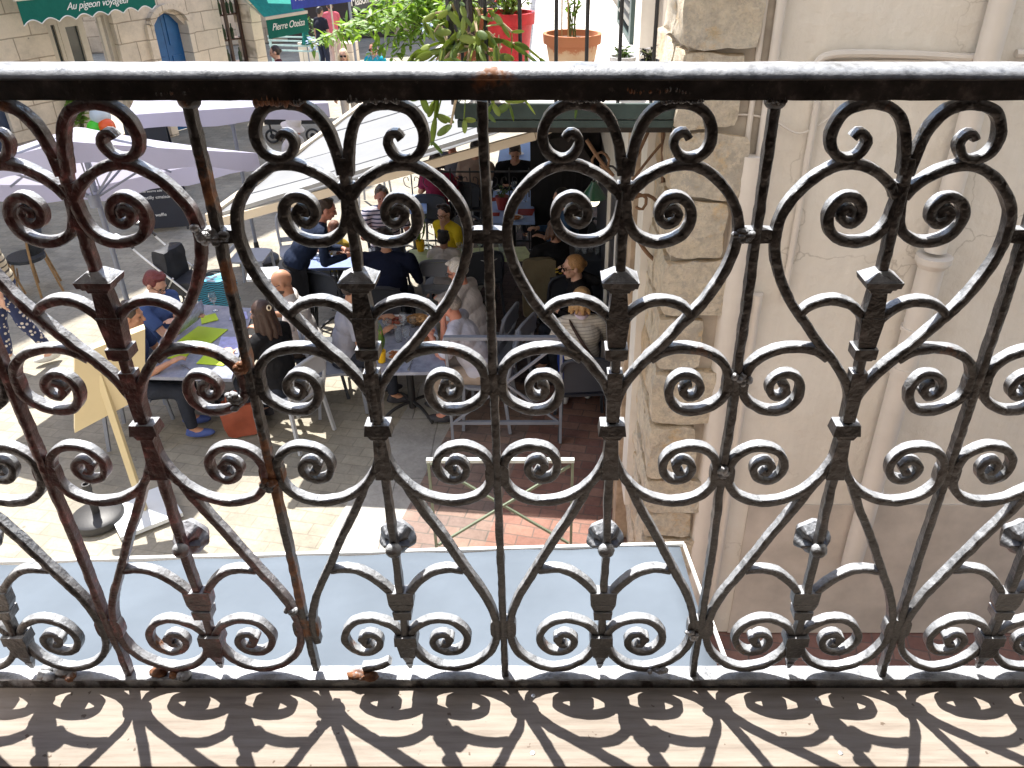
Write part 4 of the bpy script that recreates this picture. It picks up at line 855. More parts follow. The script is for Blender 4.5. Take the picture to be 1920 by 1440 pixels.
def plant(label, potE, z, *a, **k):
    e = empty('potted_plant', Vector(potE.location) + Vector((0, 0, z)), 0, label, 'plant', 'plants in the balcony pots'); bushy(e, 0, *a, **k); return e
plant('bright leafy geranium growing out of the red pot', PR, hR * .87, 26, .15, .2, (.03, .06), M['leaf'], red=0.3, seed=3)
pe = plant('sparse seedlings tied to canes in the stained terracotta pot', PT, hT * .87, 7, .08, .26, (.025, .045), M['leaf'], red=0.25, seed=5)
mb = MB()
for dx, dy, lx in ((-.05, .0, .0), (.01, .03, .01), (.07, .0, .06), (-.02, -.04, -.02)): mb.tube([(dx, dy, -.05), (dx + lx * .4, dy, .55)], 0.0035, 6)
mb.build('cane', mat('bamboo cane', (0.45, 0.30, 0.14), 0.6), pe)
plant('dark succulent rosette growing in the small white pot', PW_, hW * .9, 8, .05, .06, (.02, .035), M['dleaf'], seed=7, wd=.012)
plant('blackish succulent growing beside the stone pier', PD, hD * .9, 12, .05, .07, (.02, .035), mat('aeonium', (0.03, 0.025, 0.03), .4), seed=8, wd=.012)
# iron bracket and lamps under the balcony
IB = empty('iron_bracket', (0, 0, 0), 0, 'rusty scrolled iron bracket fixed to the side wall under the balcony', 'bracket')
M['rustiron'] = mat('brown rusted iron', (0.16, 0.09, 0.05), 0.8, 0.4, 25, 0.5)
for pts, r in (([(1243, 245), (1243, 400), (1241, 498)], .010), ([(1238, 497), (1210, 470), (1188, 430), (1178, 380)], .011), ([(1215, 248), (1190, 300), (1160, 345)], .009), ([(1160, 390), (1185, 372), (1215, 366), (1232, 378)], .009), ([(1165, 378), (1185, 362), (1212, 372), (1205, 392), (1192, 388)], .008), ([(1120, 330), (1110, 300), (1128, 285), (1142, 300), (1135, 318), (1126, 308)], .007), ([(1100, 262), (1125, 300), (1150, 330)], .010), ([(1175, 352), (1215, 300), (1240, 270)], .007)):
    mb = MB(); mb.tube(catmull([aty(x, y, 3.12) for x, y in pts], 0.02), r, 8); mb.build('scroll', M['rustiron'], IB)
def walllamp(px, py, xw, label, gm, glow):
    c = atx(px, py, xw); e = empty('wall_lamp', c, 0, label, 'lamp', 'green shaded lamps on the side wall')
    mb = MB(); mb.ell((0, 0, 0), 0.052, 16, 12); mb.build('globe', gm, e)
    mb = MB(); mb.lathe([(0.10, 0.02), (0.085, 0.05), (0.03, 0.13), (0.025, 0.15), (0.01, 0.15), (0.07, 0.05), (0.097, 0.018)], (0, 0, 0), 24); mb.build('lamp_shade', mat('green enamel shade', (0.015, 0.06, 0.03), 0.3), e)
    mb = MB(); mb.tube(catmull([(0, 0, 0.14), (0.02, 0, 0.25), (0.14, 0, 0.27), (WX - xw - .02, 0, 0.18)], 0.03), 0.009, 8); mb.build('arm', M['black_iron'], e)
m_, nt_, bs_ = new_mat('opal lit globe'); bs_.inputs['Base Color'].default_value = (0.9, 0.88, 0.75, 1); bs_.inputs['Emission Color'].default_value = (1, 0.95, 0.7, 1); bs_.inputs['Emission Strength'].default_value = 0.9
walllamp(1113, 375, 0.38, 'green shaded wall lamp with a glowing opal globe above the black shop door', m_, 1)
m2_, nt_, bs_ = new_mat('amber lit globe'); bs_.inputs['Base Color'].default_value = (0.9, 0.5, 0.1, 1); bs_.inputs['Emission Color'].default_value = (1, 0.55, 0.1, 1); bs_.inputs['Emission Strength'].default_value = 0.9
walllamp(1079, 270, 0.36, 'green shaded wall lamp with an amber globe just under the balcony', m2_, 1)

# ---------------------------------------------------------------- tables and chairs
def table(pts_px, z, mtop, label, group, legm=None, frontlit=None, name='cafe_table'):
    P = [atz(x, y, z) for x, y in pts_px]; c = sum(P, Vector()) / len(P); e = empty(name, (c.x, c.y, 0), 0, label, 'table', group)
    mb = MB(); mb.prism([p - Vector((c.x, c.y, 0.03)) for p in P], (0, 0, 0.03)); mb.build('table_top', mtop, e, smooth=False)
    mb = MB(); mb.tube([(0, 0, 0.03), (0, 0, z - 0.03)], 0.035, 10); mb.build('column', legm or M['black_iron'], e)
    for k in range(4):
        a = k * math.pi / 2 + 0.7; d = Vector((math.cos(a), math.sin(a), 0)); mb = MB(); mb.tube(catmull([(0, 0, 0.10), tuple(d * 0.18 + Vector((0, 0, 0.09))), tuple(d * 0.34 + Vector((0, 0, 0.02)))], 0.04), [0.02] * 0 or 0.016, 8); mb.build('foot', legm or M['black_iron'], e)
    return e, P
m_, nt_, bs_ = new_mat('marbled grey laminate'); v_ = coords(nt_); c_ = ramp(nt_, fnoise(nt_, v_, 9, 8, 0.7), [(0.35, (0.17, 0.19, 0.26)), (0.65, (0.30, 0.32, 0.40))]); nt_.links.new(c_, bs_.inputs['Base Color']); bs_.inputs['Roughness'].default_value = 0.25
M['laminate'] = m_; M['ttop'] = mat('white table top', (0.66, 0.70, 0.74), 0.35, 0.04, 5); M['skytint'] = mat('sky-tinted table cloth', (0.36, 0.52, 0.88), 0.7, 0.06, 6)  # blue skylight on the shaded tables is put into the cloth colour
G = 'tables of the restaurant terrace'
T1, P1_ = table([(262, 706), (434, 710), (476, 578), (338, 568)], 0.74, M['laminate'], 'long grey table spread with lime menus behind the cream menu stand', G)
T2, P2_ = table([(690, 699), (838, 697), (812, 588), (706, 590)], 0.74, M['laminate'], 'grey marbled table where the grey-haired men are eating', G)
T3, P3_ = table([(762, 494), (1000, 484), (985, 462), (768, 468)], 0.74, mat('lime table top', (0.62, 0.72, 0.42), 0.5), 'pale lime topped table between the yellow-shirted boy and the small child', G)
T4, P4_ = table([(576, 503), (694, 500), (684, 478), (586, 480)], 0.74, mat('blue grey top', (0.18, 0.24, 0.45), 0.4), 'blue-grey table under the plates the waiter is serving', G)
T5, P5_ = table([(462, 524), (528, 522), (522, 500), (466, 502)], 0.74, M['ttop'], 'small white table edge behind the bald man', G)
T6, P6_ = table([(918, 418), (1003, 417), (1000, 357), (925, 358)], 0.74, M['skytint'], 'sky-tinted table with red napkins in front of the iron fence', G)
T7, P7_ = table([(932, 308), (1004, 306), (1001, 262), (940, 264)], 0.74, M['skytint'], 'farthest sky-tinted table where a man in black sits', G)
T8, P8_ = table([(742, 398), (800, 396), (800, 364), (748, 366)], 0.74, M['skytint'], 'sky-tinted table beside the maroon-topped diner', G)
def chair_proto(name, m, label, style=0):
    e = empty(name, (0, 0, 0), 0, label, 'chair')
    lgm = m
    mb = MB(); n = 8; pts = []
    prof = [(-0.21, -0.20), (0.21, -0.20), (0.225, -0.1), (0.225, 0.12), (0.19, 0.21), (-0.19, 0.21), (-0.225, 0.12), (-0.225, -0.1)]
    mb.prism([(x, y, 0.44) for x, y in prof], (0, 0, 0.025)); mb.build('seat', m, e, smooth=False)
    mb = MB(); fr = catmull([(-0.205, -0.19, 0.44), (-0.215, -0.235, 0.62), (-0.205, -0.27, 0.80), (-0.14, -0.285, 0.855), (0, -0.295, 0.87), (0.14, -0.285, 0.855), (0.205, -0.27, 0.80), (0.215, -0.235, 0.62), (0.205, -0.19, 0.44)], 0.03)
    mb.tube(fr, 0.017, 8)
    if style == 0:
        mb.box((0, -0.268, 0.755), (0.38, 0.018, 0.15), rx=R(-8)); mb.box((0, -0.225, 0.53), (0.40, 0.016, 0.06), rx=R(-8))
    else:
        mb.box((0, -0.255, 0.69), (0.39, 0.018, 0.30), rx=R(-8))
    mb.build('backrest', m, e)
    for sx in (-1, 1):
        for sy in (-1, 1):
            mb = MB(); mb.bar((sx * 0.195, sy * 0.18, 0.445), (sx * 0.225, sy * (0.20 if sy > 0 else 0.235), 0.0), 0.028, 0.028); mb.build('leg', m, e, smooth=False)
    return e
PROTO = {'light': chair_proto('cafe_chair', M['lgrey'], 'x'), 'mid': chair_proto('cafe_chair', M['alu'], 'x'), 'dark': chair_proto('cafe_chair', M['dgrey'], 'x', 1)}
USED = {k: False for k in PROTO}
def chair(kind, x, y, d, label, group='chairs of the restaurant terrace'):
    o = PROTO[kind] if not USED[kind] else copy_tree(PROTO[kind]); USED[kind] = True
    o.location = (x, y, 0); o.rotation_euler = (0, 0, math.atan2(-d[0], d[1])); o['label'] = label; o['group'] = group; return o
# things on the tables
def on(px, py, z=0.742): return atz(px, py, z)
M['lime'] = mat('lime card', (0.45, 0.62, 0.02), 0.6, 0.05, 5); M['lav'] = mat('lavender print', (0.40, 0.42, 0.75), 0.5, 0.25, 16); M['printed'] = mat('printed menu page', (0.42, 0.48, 0.72), 0.4, 0.45, 24)
def card(corners, m, label, name='menu_card', cat='menu', lift=0.0, group='menus on the long grey table'):
    P = [atz(x, y, 0.743 + lift) for x, y in corners]; c = sum(P, Vector()) / 4; mb = MB(); mb.prism([p - c for p in P], (0, 0, 0.004)); o = mb.build(name, m, smooth=False); o.location = c; return tag(o, label, cat, group)
card([(318, 652), (382, 655), (428, 618), (372, 612)], M['lime'], 'lime green menu card in the middle of the long table')
card([(405, 664), (445, 662), (447, 632), (415, 632)], M['lav'], 'lavender menu card at the right edge of the long table')
card([(310, 672), (345, 674), (358, 660), (325, 658)], M['lime'], 'small lime card near the left end of the long table', lift=.001)
card([(368, 682), (418, 686), (446, 670), (385, 664)], M['lime'], 'lime card at the front right of the long table', lift=.002)
card([(378, 608), (410, 600), (404, 588), (376, 594)], M['lime'], 'lime card under the raised menu', lift=.001)
card([(430, 600), (465, 598), (462, 585), (436, 584)], M['lav'], 'lavender card beside the woman with long dark hair', lift=.001)
mb = MB(); a = atz(318, 640, 0.86); b = atz(382, 592, 0.86); cc = atz(378, 562, 1.08); dd = atz(330, 604, 1.08)
vs = []; fs = []
for i in range(9):
    t = i / 8; p = a.lerp(b, t); q = dd.lerp(cc, t); vs += [p, p.lerp(q, .5) + Vector((0, 0.03, -0.02)), q]
for i in range(8): k = i * 3; fs += [(k, k + 3, k + 4, k + 1), (k + 1, k + 4, k + 5, k + 2)]
mb.add(vs, fs); o = tag(mb.build('menu_sheet', M['printed'], fix=False), 'large curved printed menu held open by the red-haired woman', 'menu'); md = o.modifiers.new('t', 'SOLIDIFY'); md.thickness = 0.002
def yellow_plant(px, py, z, label, s=1.0):
    c = atz(px, py, z); e = empty('potted_plant', c, 0, label, 'plant', 'yellow potted plants on the tables')
    mb = MB(); mb.lathe([(0.032 * s, 0), (0.045 * s, 0.10 * s), (0.046 * s, 0.105 * s), (0.040 * s, 0.105 * s), (0.038 * s, .09 * s), (.002, .09 * s)], (0, 0, 0), 20); mb.build('pot', mat('yellow pot', (0.75, 0.45, 0.01), 0.4, 0.05), e)
    mb = MB(); r_ = random.Random(int(px))
    for k in range(16):
        a = r_.uniform(0, 6.28); leaf(mb, Vector((0, 0, .09 * s)), Vector((math.cos(a) * r_.uniform(.25, .9), math.sin(a) * r_.uniform(.25, .9), 1)), r_.uniform(.14, .26) * s, .022 * s, curl=r_.uniform(.2, .9), up=Vector((math.cos(a), math.sin(a), .2)))
    mb.build('foliage', M['leaf'], e, fix=False)
yellow_plant(716, 678, 0.745, 'spiky green plant in a yellow pot on the near corner of the marbled table', 1.0)
yellow_plant(789, 470, 0.745, 'bright spider plant in a yellow pot on the pale lime table', 1.15)
m_, nt_, bs_ = new_mat('clear glass'); bs_.inputs['Transmission Weight'].default_value = 0.92; bs_.inputs['Roughness'].default_value = 0.03; bs_.inputs['Base Color'].default_value = (0.85, 0.9, 0.95, 1); bs_.inputs['IOR'].default_value = 1.3; M['clear'] = m_
def glass(px, py, label, h=0.12, r=0.034, kind=0):
    c = on(px, py); mb = MB()
    if kind: mb.lathe([(.03, 0), (.032, .004), (.006, .012), (.006, .08), (.034, .11), (.036, .15), (.030, .19), (.029, .19), (.034, .15), (.030, .115), (.002, .085)], (0, 0, 0), 18)
    else: mb.lathe([(r * .8, 0), (r, h), (r * .95, h), (r * .74, .008), (.002, .008)], (0, 0, 0), 18)
    o = mb.build('drinking_glass' if not kind else 'wine_glass', M['clear']); o.location = c; return tag(o, label, 'glass', 'glasses on the tables')
glass(748, 640, 'tall tumbler in the middle of the marbled table', .15); glass(758, 622, 'stemmed glass behind the tall tumbler', kind=1); glass(775, 612, 'short tumbler at the far end of the marbled table', .09); glass(764, 650, 'stemmed glass nearest the grey-haired man', kind=1)
glass(810, 474, 'tumbler right of the bright spider plant', .10); glass(800, 466, 'tumbler directly behind the spider plant', .09); glass(862, 470, 'small tumbler beside the little child', .09)
def plate(px, py, label, r, z=0.745, food=(0.35, 0.12, 0.03), bowl=False):
    c = atz(px, py, z); e = empty('plate', c, 0, label, 'plate', 'plates of food'); mb = MB()
    if bowl: mb.lathe([(r * .5, 0), (r, .05), (r * .96, .05), (r * .45, .012), (.002, .012)], (0, 0, 0), 24)
    else: mb.lathe([(r * .6, 0), (r, .018), (r * .98, .021), (r * .6, .006), (.002, .006)], (0, 0, 0), 28)
    mb.build('dish', mat('white china', (0.75, 0.75, 0.76), 0.25, 0.02) if not bowl else mat('wicker basket', (0.30, 0.16, 0.06), 0.7, .4, 40, .6), e)
    mb = MB(); r_ = random.Random(int(px * 3))
    for _ in range(22): a = r_.uniform(0, 6.28); q = r * .6 * math.sqrt(r_.random()); mb.ell((math.cos(a) * q, math.sin(a) * q, .02 + (.02 if bowl else 0)), (r_.uniform(.015, .03), r_.uniform(.012, .02), r_.uniform(.008, .016)), 7, 5)
    mb.build('food', mat('roasted food %d' % int(px), food, 0.5, 0.5, 40, 0.5), e); return e
plate(741, 604, 'plate of salad at the far left of the marbled table', .12, food=(.32, .08, .05)); plate(783, 606, 'basket of bread slices before the grey-haired man', .11, bowl=True, food=(.55, .32, .14)); plate(800, 638, 'plate of food at the right edge of the marbled table', .11)
plate(610, 470, 'rectangular-looking white plate of meat carried by the waiter', .14, 0.95, (.16, .05, .02)); plate(645, 478, 'second plate of meat carried beside the first', .12, 0.93, (.22, .08, .03))
for (x_, y_, l_, k_) in ((404, 582, 'stemmed glass on the long table near the raised menu', 1), (452, 606, 'tumbler beside the woman with long dark hair', 0), (730, 622, 'tumbler left of the tall one on the marbled table', 0), (790, 662, 'tumbler at the near right of the marbled table', 0), (900, 476, 'stemmed glass at the right half of the pale lime table', 1), (940, 474, 'tumbler at the right end of the pale lime table', 0), (598, 486, 'tumbler at the left end of the blue-grey table', 0), (964, 366, 'stemmed glass at the far edge of the sky-tinted table', 1), (984, 378, 'tumbler at the right of the sky-tinted table', 0)): glass(x_, y_, l_, kind=k_)
plate(742, 668, 'small empty-looking plate at the near left of the marbled table', .09); plate(915, 486, 'plate on the right half of the pale lime table', .11, food=(.4, .25, .08)); plate(965, 410, 'plate at the near edge of the sky-tinted table', .11); plate(968, 290, 'plate in front of the man in black', .12)
for (x_, y_, l_) in ((770, 684, 'fork lying at the near edge of the marbled table'), (815, 652, 'knife lying at the right edge of the marbled table'), (350, 690, 'fork lying at the near end of the long table')):
    c_ = atz(x_, y_, .745); mb = MB(); mb.bar((-.09, 0, .003), (.05, 0, .003), .009, .003); mb.bar((.05, 0, .003), (.10, 0, .004), .019, .003); o = mb.build('cutlery', mat('steel', (.6, .6, .62), .25, metal=.9), smooth=False); o.location = c_; o.rotation_euler = (0, 0, 1.2 + x_); tag(o, l_, 'cutlery', 'cutlery on the tables')
# red napkins and pot on the sky-tinted table
for q, l in (([(998, 404), (1003, 392), (972, 392), (970, 404)], 'red napkin at the right of the sky-tinted table'), ([(920, 378), (935, 376), (936, 370), (922, 371)], 'red napkin at the left of the sky-tinted table'), ([(922, 405), (936, 405), (937, 399), (924, 399)], 'red napkin at the near left of the sky-tinted table')):
    card(q, mat('red napkin', (0.30, 0.03, 0.03), 0.7), l, 'napkin', 'napkin', group='red napkins')
rp_ = empty('potted_plant', atz(942, 392, .745), 0, 'dark spindly plant in a red pot on the sky-tinted table', 'plant'); mb = MB(); mb.lathe([(.06, 0), (.09, .17), (.08, .17), (.002, .15)], (0, 0, 0), 20); mb.build('pot', mat('dark red pot', (.25, .02, .02), .5), rp_); bushy(rp_, .15, 8, .14, .14, (.04, .07), M['dleaf'], seed=4)

# seat positions come with the people (next part); barrier frames
def xframe(name, x0, x1, y, zt, m, mx, label, yb=None, lowbar=None, thick=0.028):
    e = empty(name, ((x0 + x1) / 2, y, 0), 0, label, 'barrier', 'folding frames round the terrace'); w2 = (x1 - x0) / 2; yb = (yb if yb is not None else y) - y
    mb = MB(); mb.bar((-w2, 0, zt), (w2, 0, zt), thick * 1.5, thick); mb.build('top_bar', m, e, smooth=False)
    for s in (-1, 1): mb = MB(); mb.bar((s * (w2 - thick / 2), 0, zt - thick / 2), (s * (w2 - thick / 2), yb, 0), thick * .8, thick * .8); mb.build('leg', mx, e, smooth=False)
    zz = lowbar or 0.06
    for s in (-1, 1): mb = MB(); mb.bar((-s * (w2 - .03), 0.01 * s, zt - .04), (s * (w2 - .03), yb * (1 - zz / zt) + 0.01 * s, zz), thick * .7, thick * .7); mb.build('brace', mx, e, smooth=False)
    if lowbar: mb = MB(); mb.bar((-w2 + .03, 0, lowbar), (w2 - .03, 0, lowbar), thick, thick); mb.build('lower_bar', m, e, smooth=False)
    return e
y = 3.6; z_ = .85; f1a = aty(800, 868, y); f1b = aty(1077, 858, y)
xframe('folding_frame', f1a.x, f1b.x, y, (f1a.z + f1b.z) / 2, mat('pale mint paint', (0.50, 0.56, 0.52), 0.4), mat('olive green paint', (0.17, 0.21, 0.15), 0.5), 'pale green metal frame with crossed braces on the red bricks nearest us', thick=.024)
f2a = aty(832, 637, 4.98); f2b = aty(1056, 630, 4.98)
xframe('folding_frame', f2a.x, f2b.x, 4.98, (f2a.z + f2b.z) / 2, M['alu'], M['alu'], 'blue-grey metal frame with crossed braces beside the woman in the striped sweater', lowbar=.22, thick=.03)
# cream menu stand, its plate and the spare parasol base
bp = atz(272, 962, 0); MS = empty('menu_stand', (bp.x, bp.y, 0), 0, 'cream backed menu board on a post and square white plate', 'menu stand')
M['creamboard'] = mat('cream board', (0.60, 0.50, 0.30), 0.5, 0.05, 3)
mb = MB(); mb.box((0, 0, 0.02), (0.46, 0.46, 0.035), rz=R(38)); mb.build('base_plate', M['ttop'], MS, smooth=False)
mb = MB(); mb.bar((0.0, 0.0, 0.04), (-0.03, 0.06, 1.25), 0.05, 0.035); mb.build('post', M['creamboard'], MS, smooth=False)
c0 = [aty(x, y_, bp.y + o_) for x, y_, o_ in ((140, 668, -.02), (272, 617, .20), (272, 742, .16), (140, 812, -.06))]
mb = MB(); mb.prism([c - Vector((bp.x, bp.y, 0)) for c in c0], Vector((-0.03, 0.055, 0.012))); bd = mb.build('board', M['creamboard'], MS, smooth=False)
ub = atz(186, 975, 0); PB = empty('weighted_stand', (ub.x, ub.y, 0), 0, 'empty black parasol base with a short socket beside the white plate', 'stand')
mb = MB(); mb.lathe([(.19, 0), (.195, .03), (.19, .06), (.17, .075), (.03, .085)], (0, 0, 0), 28); mb.build('base', mat('black plastic base', (0.03, 0.03, 0.032), 0.5), PB); mb = MB(); mb.lathe([(.028, .08), (.028, .30), (.033, .30), (.033, .36), (.022, .36), (.02, .33), (.002, .33)], (0, 0, 0), 16); mb.build('socket', mat('black plastic base', (0.03, 0.03, 0.032), 0.5), PB)
# terracotta shoulder bag
hb = atz(462, 808, 0.0); HB = empty('handbag', (hb.x, hb.y, 0), R(15), 'slouching terracotta leather bag on the paving by the table leg', 'bag')
mb = MB(); rough_block(mb, (0, 0, .16), (.34, .15, .32), 5, .018); mb.build('body', mat('terracotta leather', (0.30, 0.07, 0.035), 0.5, 0.2, 8, .3), HB); mb = MB(); mb.tube(catmull([(-.12, 0, .3), (-.08, .0, .42), (.08, 0, .42), (.12, 0, .3)], .03), .009, 6); mb.build('handle', mat('terracotta leather', (0.30, 0.07, 0.035), 0.5), HB)
# wrought iron fence at the back of the terrace
FE = empty('iron_fence', (0, 0, 0), 0, 'low black wrought iron fence with scrolls behind the sky-tinted table', 'fence')
fy = 9.6; fa, fb = aty(770, 322, fy), aty(1075, 306, fy); mb = MB(); mb.bar((fa.x, fy, fa.z), (fb.x, fy, fa.z), .025, .02); mb.bar((fa.x, fy, .12), (fb.x, fy, .12), .025, .02); mb.build('rail', M['black_iron'], FE, smooth=False)
x = fa.x
while x < fb.x:
    mb = MB(); mb.tube([(x, fy, 0), (x, fy, fa.z + .05)], .009, 6)
    for s in (1, -1):
        for zc in (fa.z - .12, .3): mb.tube(catmull([(x + s * .02, fy, zc - .1), (x + s * .09, fy, zc - .06), (x + s * .10, fy, zc + .03), (x + s * .05, fy, zc + .05), (x + s * .04, fy, zc)], .02), .006, 5)
    mb.build('bar', M['black_iron'], FE); x += .26
# chalkboards, ice cream figure and street clutter
def aboard(px, py, w_, h_, d, label, lines, ttop=None, name='chalkboard'):
    c = atz(px, py, 0); e = empty(name, (c.x, c.y, 0), math.atan2(-d[0], d[1]) + math.pi, label, 'sign', 'black menu boards in the street'); mb = MB()
    mb.box((0, 0.06, h_ / 2 + .04), (w_, .03, h_), rx=R(-8)); b = mb.build('board', mat('blackboard', (.012, .016, .03), .5, .2, 4), e, smooth=False)
    mb = MB(); mb.box((0, .30, h_ / 2 + .02), (w_, .03, h_), rx=R(9)); mb.build('rear_board', mat('blackboard', (.012, .016, .03), .5), e, smooth=False)
    for (tx, zz, sz, al) in lines:
        p = Vector((-w_ * .44 if al == 'LEFT' else 0, 0.06 - 0.022 - (h_ / 2 - zz) * -math.tan(R(8)) , zz + .04)); text(tx, sz, b, (p.x, 0.06 + (zz - h_ / 2) * math.tan(R(8)) - .019, zz + .04), (R(90 - 8), 0, 0), M['white'], align=al)
    for s in (-1, 1): mb = MB(); mb.bar((s * w_ * .46, 0.0, 0.05), (s * w_ * .46, -.02, 0), .03); mb.build('foot', M['black_iron'], e, smooth=False)
    return e
aboard(312, 432, .66, 1.0, (.25, -1), 'black board listing waffle and coulis prices below the tilted parasol', [('Café frappé', .92, .055, 'LEFT'), ('Gaufre «maison»', .77, .065, 'LEFT'), ('Coulis «maison»', .66, .065, 'LEFT'), ('chocolat / fruits rouges', .59, .045, 'LEFT'), ('caramel beurre salé', .54, .045, 'LEFT'), ('Chantilly «maison»', .45, .065, 'LEFT'), ('Bubble waffle', .20, .065, 'LEFT')])
aboard(300, 365, .62, 1.15, (.2, -1), 'black board ending in CHE behind the tilted parasol', [('      CHE', 1.08, .12, 'LEFT')])
ic = atz(222, 345, 0); IC = empty('ice_cream_figure', (ic.x, ic.y, 0), 0, 'giant plastic ice cream cone with white, green and orange scoops', 'display')
mb = MB(); mb.lathe([(.01, .25), (.17, .85), (.18, .88), (.02, .88)], (0, 0, 0), 20); mb.build('cone', brick('waffle', (.75, .38, .03), (.70, .33, .02), (.45, .18, .02), .06, .06, R(45), .006, rotx=R(90)), IC)
for c, r_, col, nm in (((-.08, -.06, .95), .13, (.08, .65, .03), 'green'), ((.10, -.04, .97), .13, (.85, .12, .02), 'orange'), ((0, .03, 1.12), .16, (.6, .68, .74), 'pale')): mb = MB(); mb.ell(c, r_, 18, 12); mb.build('scoop', mat(nm + ' plastic', col, .3, .03), IC)
mb = MB(); mb.lathe([(.2, 0), (.2, .03), (.03, .05), (.03, .3)], (0, 0, 0), 16); mb.build('stand', M['alu'], IC)
wt_ = atz(272, 320, 0); WT = empty('side_table', (wt_.x, wt_.y, 0), R(-20), 'small orange-brown wooden table against the stone base', 'table')
mb = MB(); mb.box((0, 0, .60), (.55, .45, .03)); mb.build('table_top', mat('orange wood', (.42, .20, .06), .5, .2, 8), WT, smooth=False)
for sx in (-1, 1):
    for sy in (-1, 1): mb = MB(); mb.bar((sx * .23, sy * .18, 0), (sx * .23, sy * .18, .58), .03); mb.build('leg', mat('orange wood', (.42, .20, .06), .5), WT, smooth=False)
# dark things at the back of the terrace
q = [aty(x, y_, 7.2) for x, y_ in ((1030, 262), (1078, 252), (1122, 322), (1092, 326))]; c_ = sum(q, Vector()) / 4; mb = MB(); mb.prism([p - c_ for p in q], (0.1, .9, .15)); o = mb.build('canopy_hood', mat('dark hood', (.03, .026, .026), .8, .4, 12, .5), smooth=False); o.location = c_; tag(o, 'dark slanted hood jutting out just under the balcony', 'hood')
SC = empty('dark_backdrop', (0.20, 9.25, 0), 0, 'tall black slatted screen added for the dark depth at the back right of the terrace', 'backdrop'); mb = MB(); mb.box((0, 0, 1.0), (.80, .05, 2.0)); mb.build('panel', mat('black screen board', (.012, .012, .015), .6), SC, smooth=False); mb = MB()  # black panel added to stand in for the dark entrance depth
for k in range(9): mb.box((-.36 + k * .09, -.035, 1.0), (.02, .02, 1.96))
mb.build('slat', mat('black screen board', (.012, .012, .015), .6), SC, smooth=False)
sv = atz(1108, 470, 1.05); SV = empty('service_cabinet', (sv.x, sv.y, 0), 0, 'black waiter cabinet carrying stacked glasses beside the shop door', 'cabinet'); mb = MB(); mb.box((0, 0, .5), (.40, .45, 1.0)); mb.build('body', M['dgrey'], SV, smooth=False); mb = MB(); mb.box((0, 0, 1.02), (.44, .48, .03)); mb.build('top', M['dgrey'], SV, smooth=False)
for k in range(5):
    p = (sv.x - .14 + k * .07, sv.y - .05 * (k % 2), 1.035); mb = MB(); mb.lathe([(.026, 0), (.034, .11), (.032, .11), (.024, .006), (.002, .006)], (0, 0, 0), 14); o = mb.build('drinking_glass', M['clear']); o.location = p; tag(o, 'clear glass in the row standing on the black waiter cabinet', 'glass', 'glasses on the waiter cabinet')
# stroller with striped bag
st = atz(365, 590, 0); ST = empty('stroller', (st.x, st.y, 0), R(-12), 'black pushchair with long bent handles parked behind the long table', 'stroller')
mb = MB(); mb.tube(catmull([(-.58, .2, 1.02), (-.50, .2, .98), (-.35, .2, .80), (.1, .2, .42), (.38, .2, .14)], .04), .012, 8); mb.tube(catmull([(-.58, -.2, 1.02), (-.50, -.2, .98), (-.35, -.2, .80), (.1, -.2, .42), (.38, -.2, .14)], .04), .012, 8); mb.tube([(-.30, .2, .14), (.0, .2, .55)], .01, 6); mb.tube([(-.30, -.2, .14), (.0, -.2, .55)], .01, 6); mb.build('frame', mat('satin aluminium', (.6, .62, .65), .3, metal=.7), ST)
for s in (1, -1): mb = MB(); mb.tube([(-.66, .2 * s, 1.0), (-.50, .2 * s, .985), (-.40, .2 * s, .87)], .018, 8); mb.build('handle', M['black_iron'], ST)
mb = MB(); rough_block(mb, (.02, 0, .40), (.5, .36, .16), 9, .02); rough_block(mb, (-.14, 0, .62), (.16, .36, .42), 10, .02); mb.build('seat', mat('black nylon', (.02, .022, .03), .6, .3, 9, .4), ST)
for x_, y_ in ((-.32, .2), (-.32, -.2), (.38, .2), (.38, -.2)):
    mb = MB(); t_ = [(x_ + math.cos(a) * .075, y_, .09 + math.sin(a) * .075) for a in [2 * math.pi * k / 20 for k in range(21)]]; mb.tube(t_, .015, 8, False); wh = mb.build('wheel', M['black_iron'], ST)
bc = atz(408, 545, .55); BG = empty('beach_bag', bc, R(25), 'turquoise bag with dark wavy stripes hung on the pushchair', 'bag')
m_, nt_, bs_ = new_mat('turquoise striped cloth'); wv = nd(nt_, "ShaderNodeTexWave"); wv.inputs['Scale'].default_value = 14; wv.inputs['Distortion'].default_value = 5; wv.bands_direction = 'Z'; nt_.links.new(coords(nt_), wv.inputs[0]); nt_.links.new(ramp(nt_, wv.outputs['Fac'], [(0.45, (.02, .04, .08)), (.55, (.08, .42, .60))]), bs_.inputs['Base Color'])
mb = MB(); rough_block(mb, (0, 0, 0), (.42, .22, .30), 21, .03); mb.build('body', m_, BG); mb = MB(); mb.tube(catmull([(-.15, 0, .1), (-.05, 0, .22), (.08, 0, .2), (.16, 0, .08)], .03), .01, 6); mb.build('handle', M['black_iron'], BG)
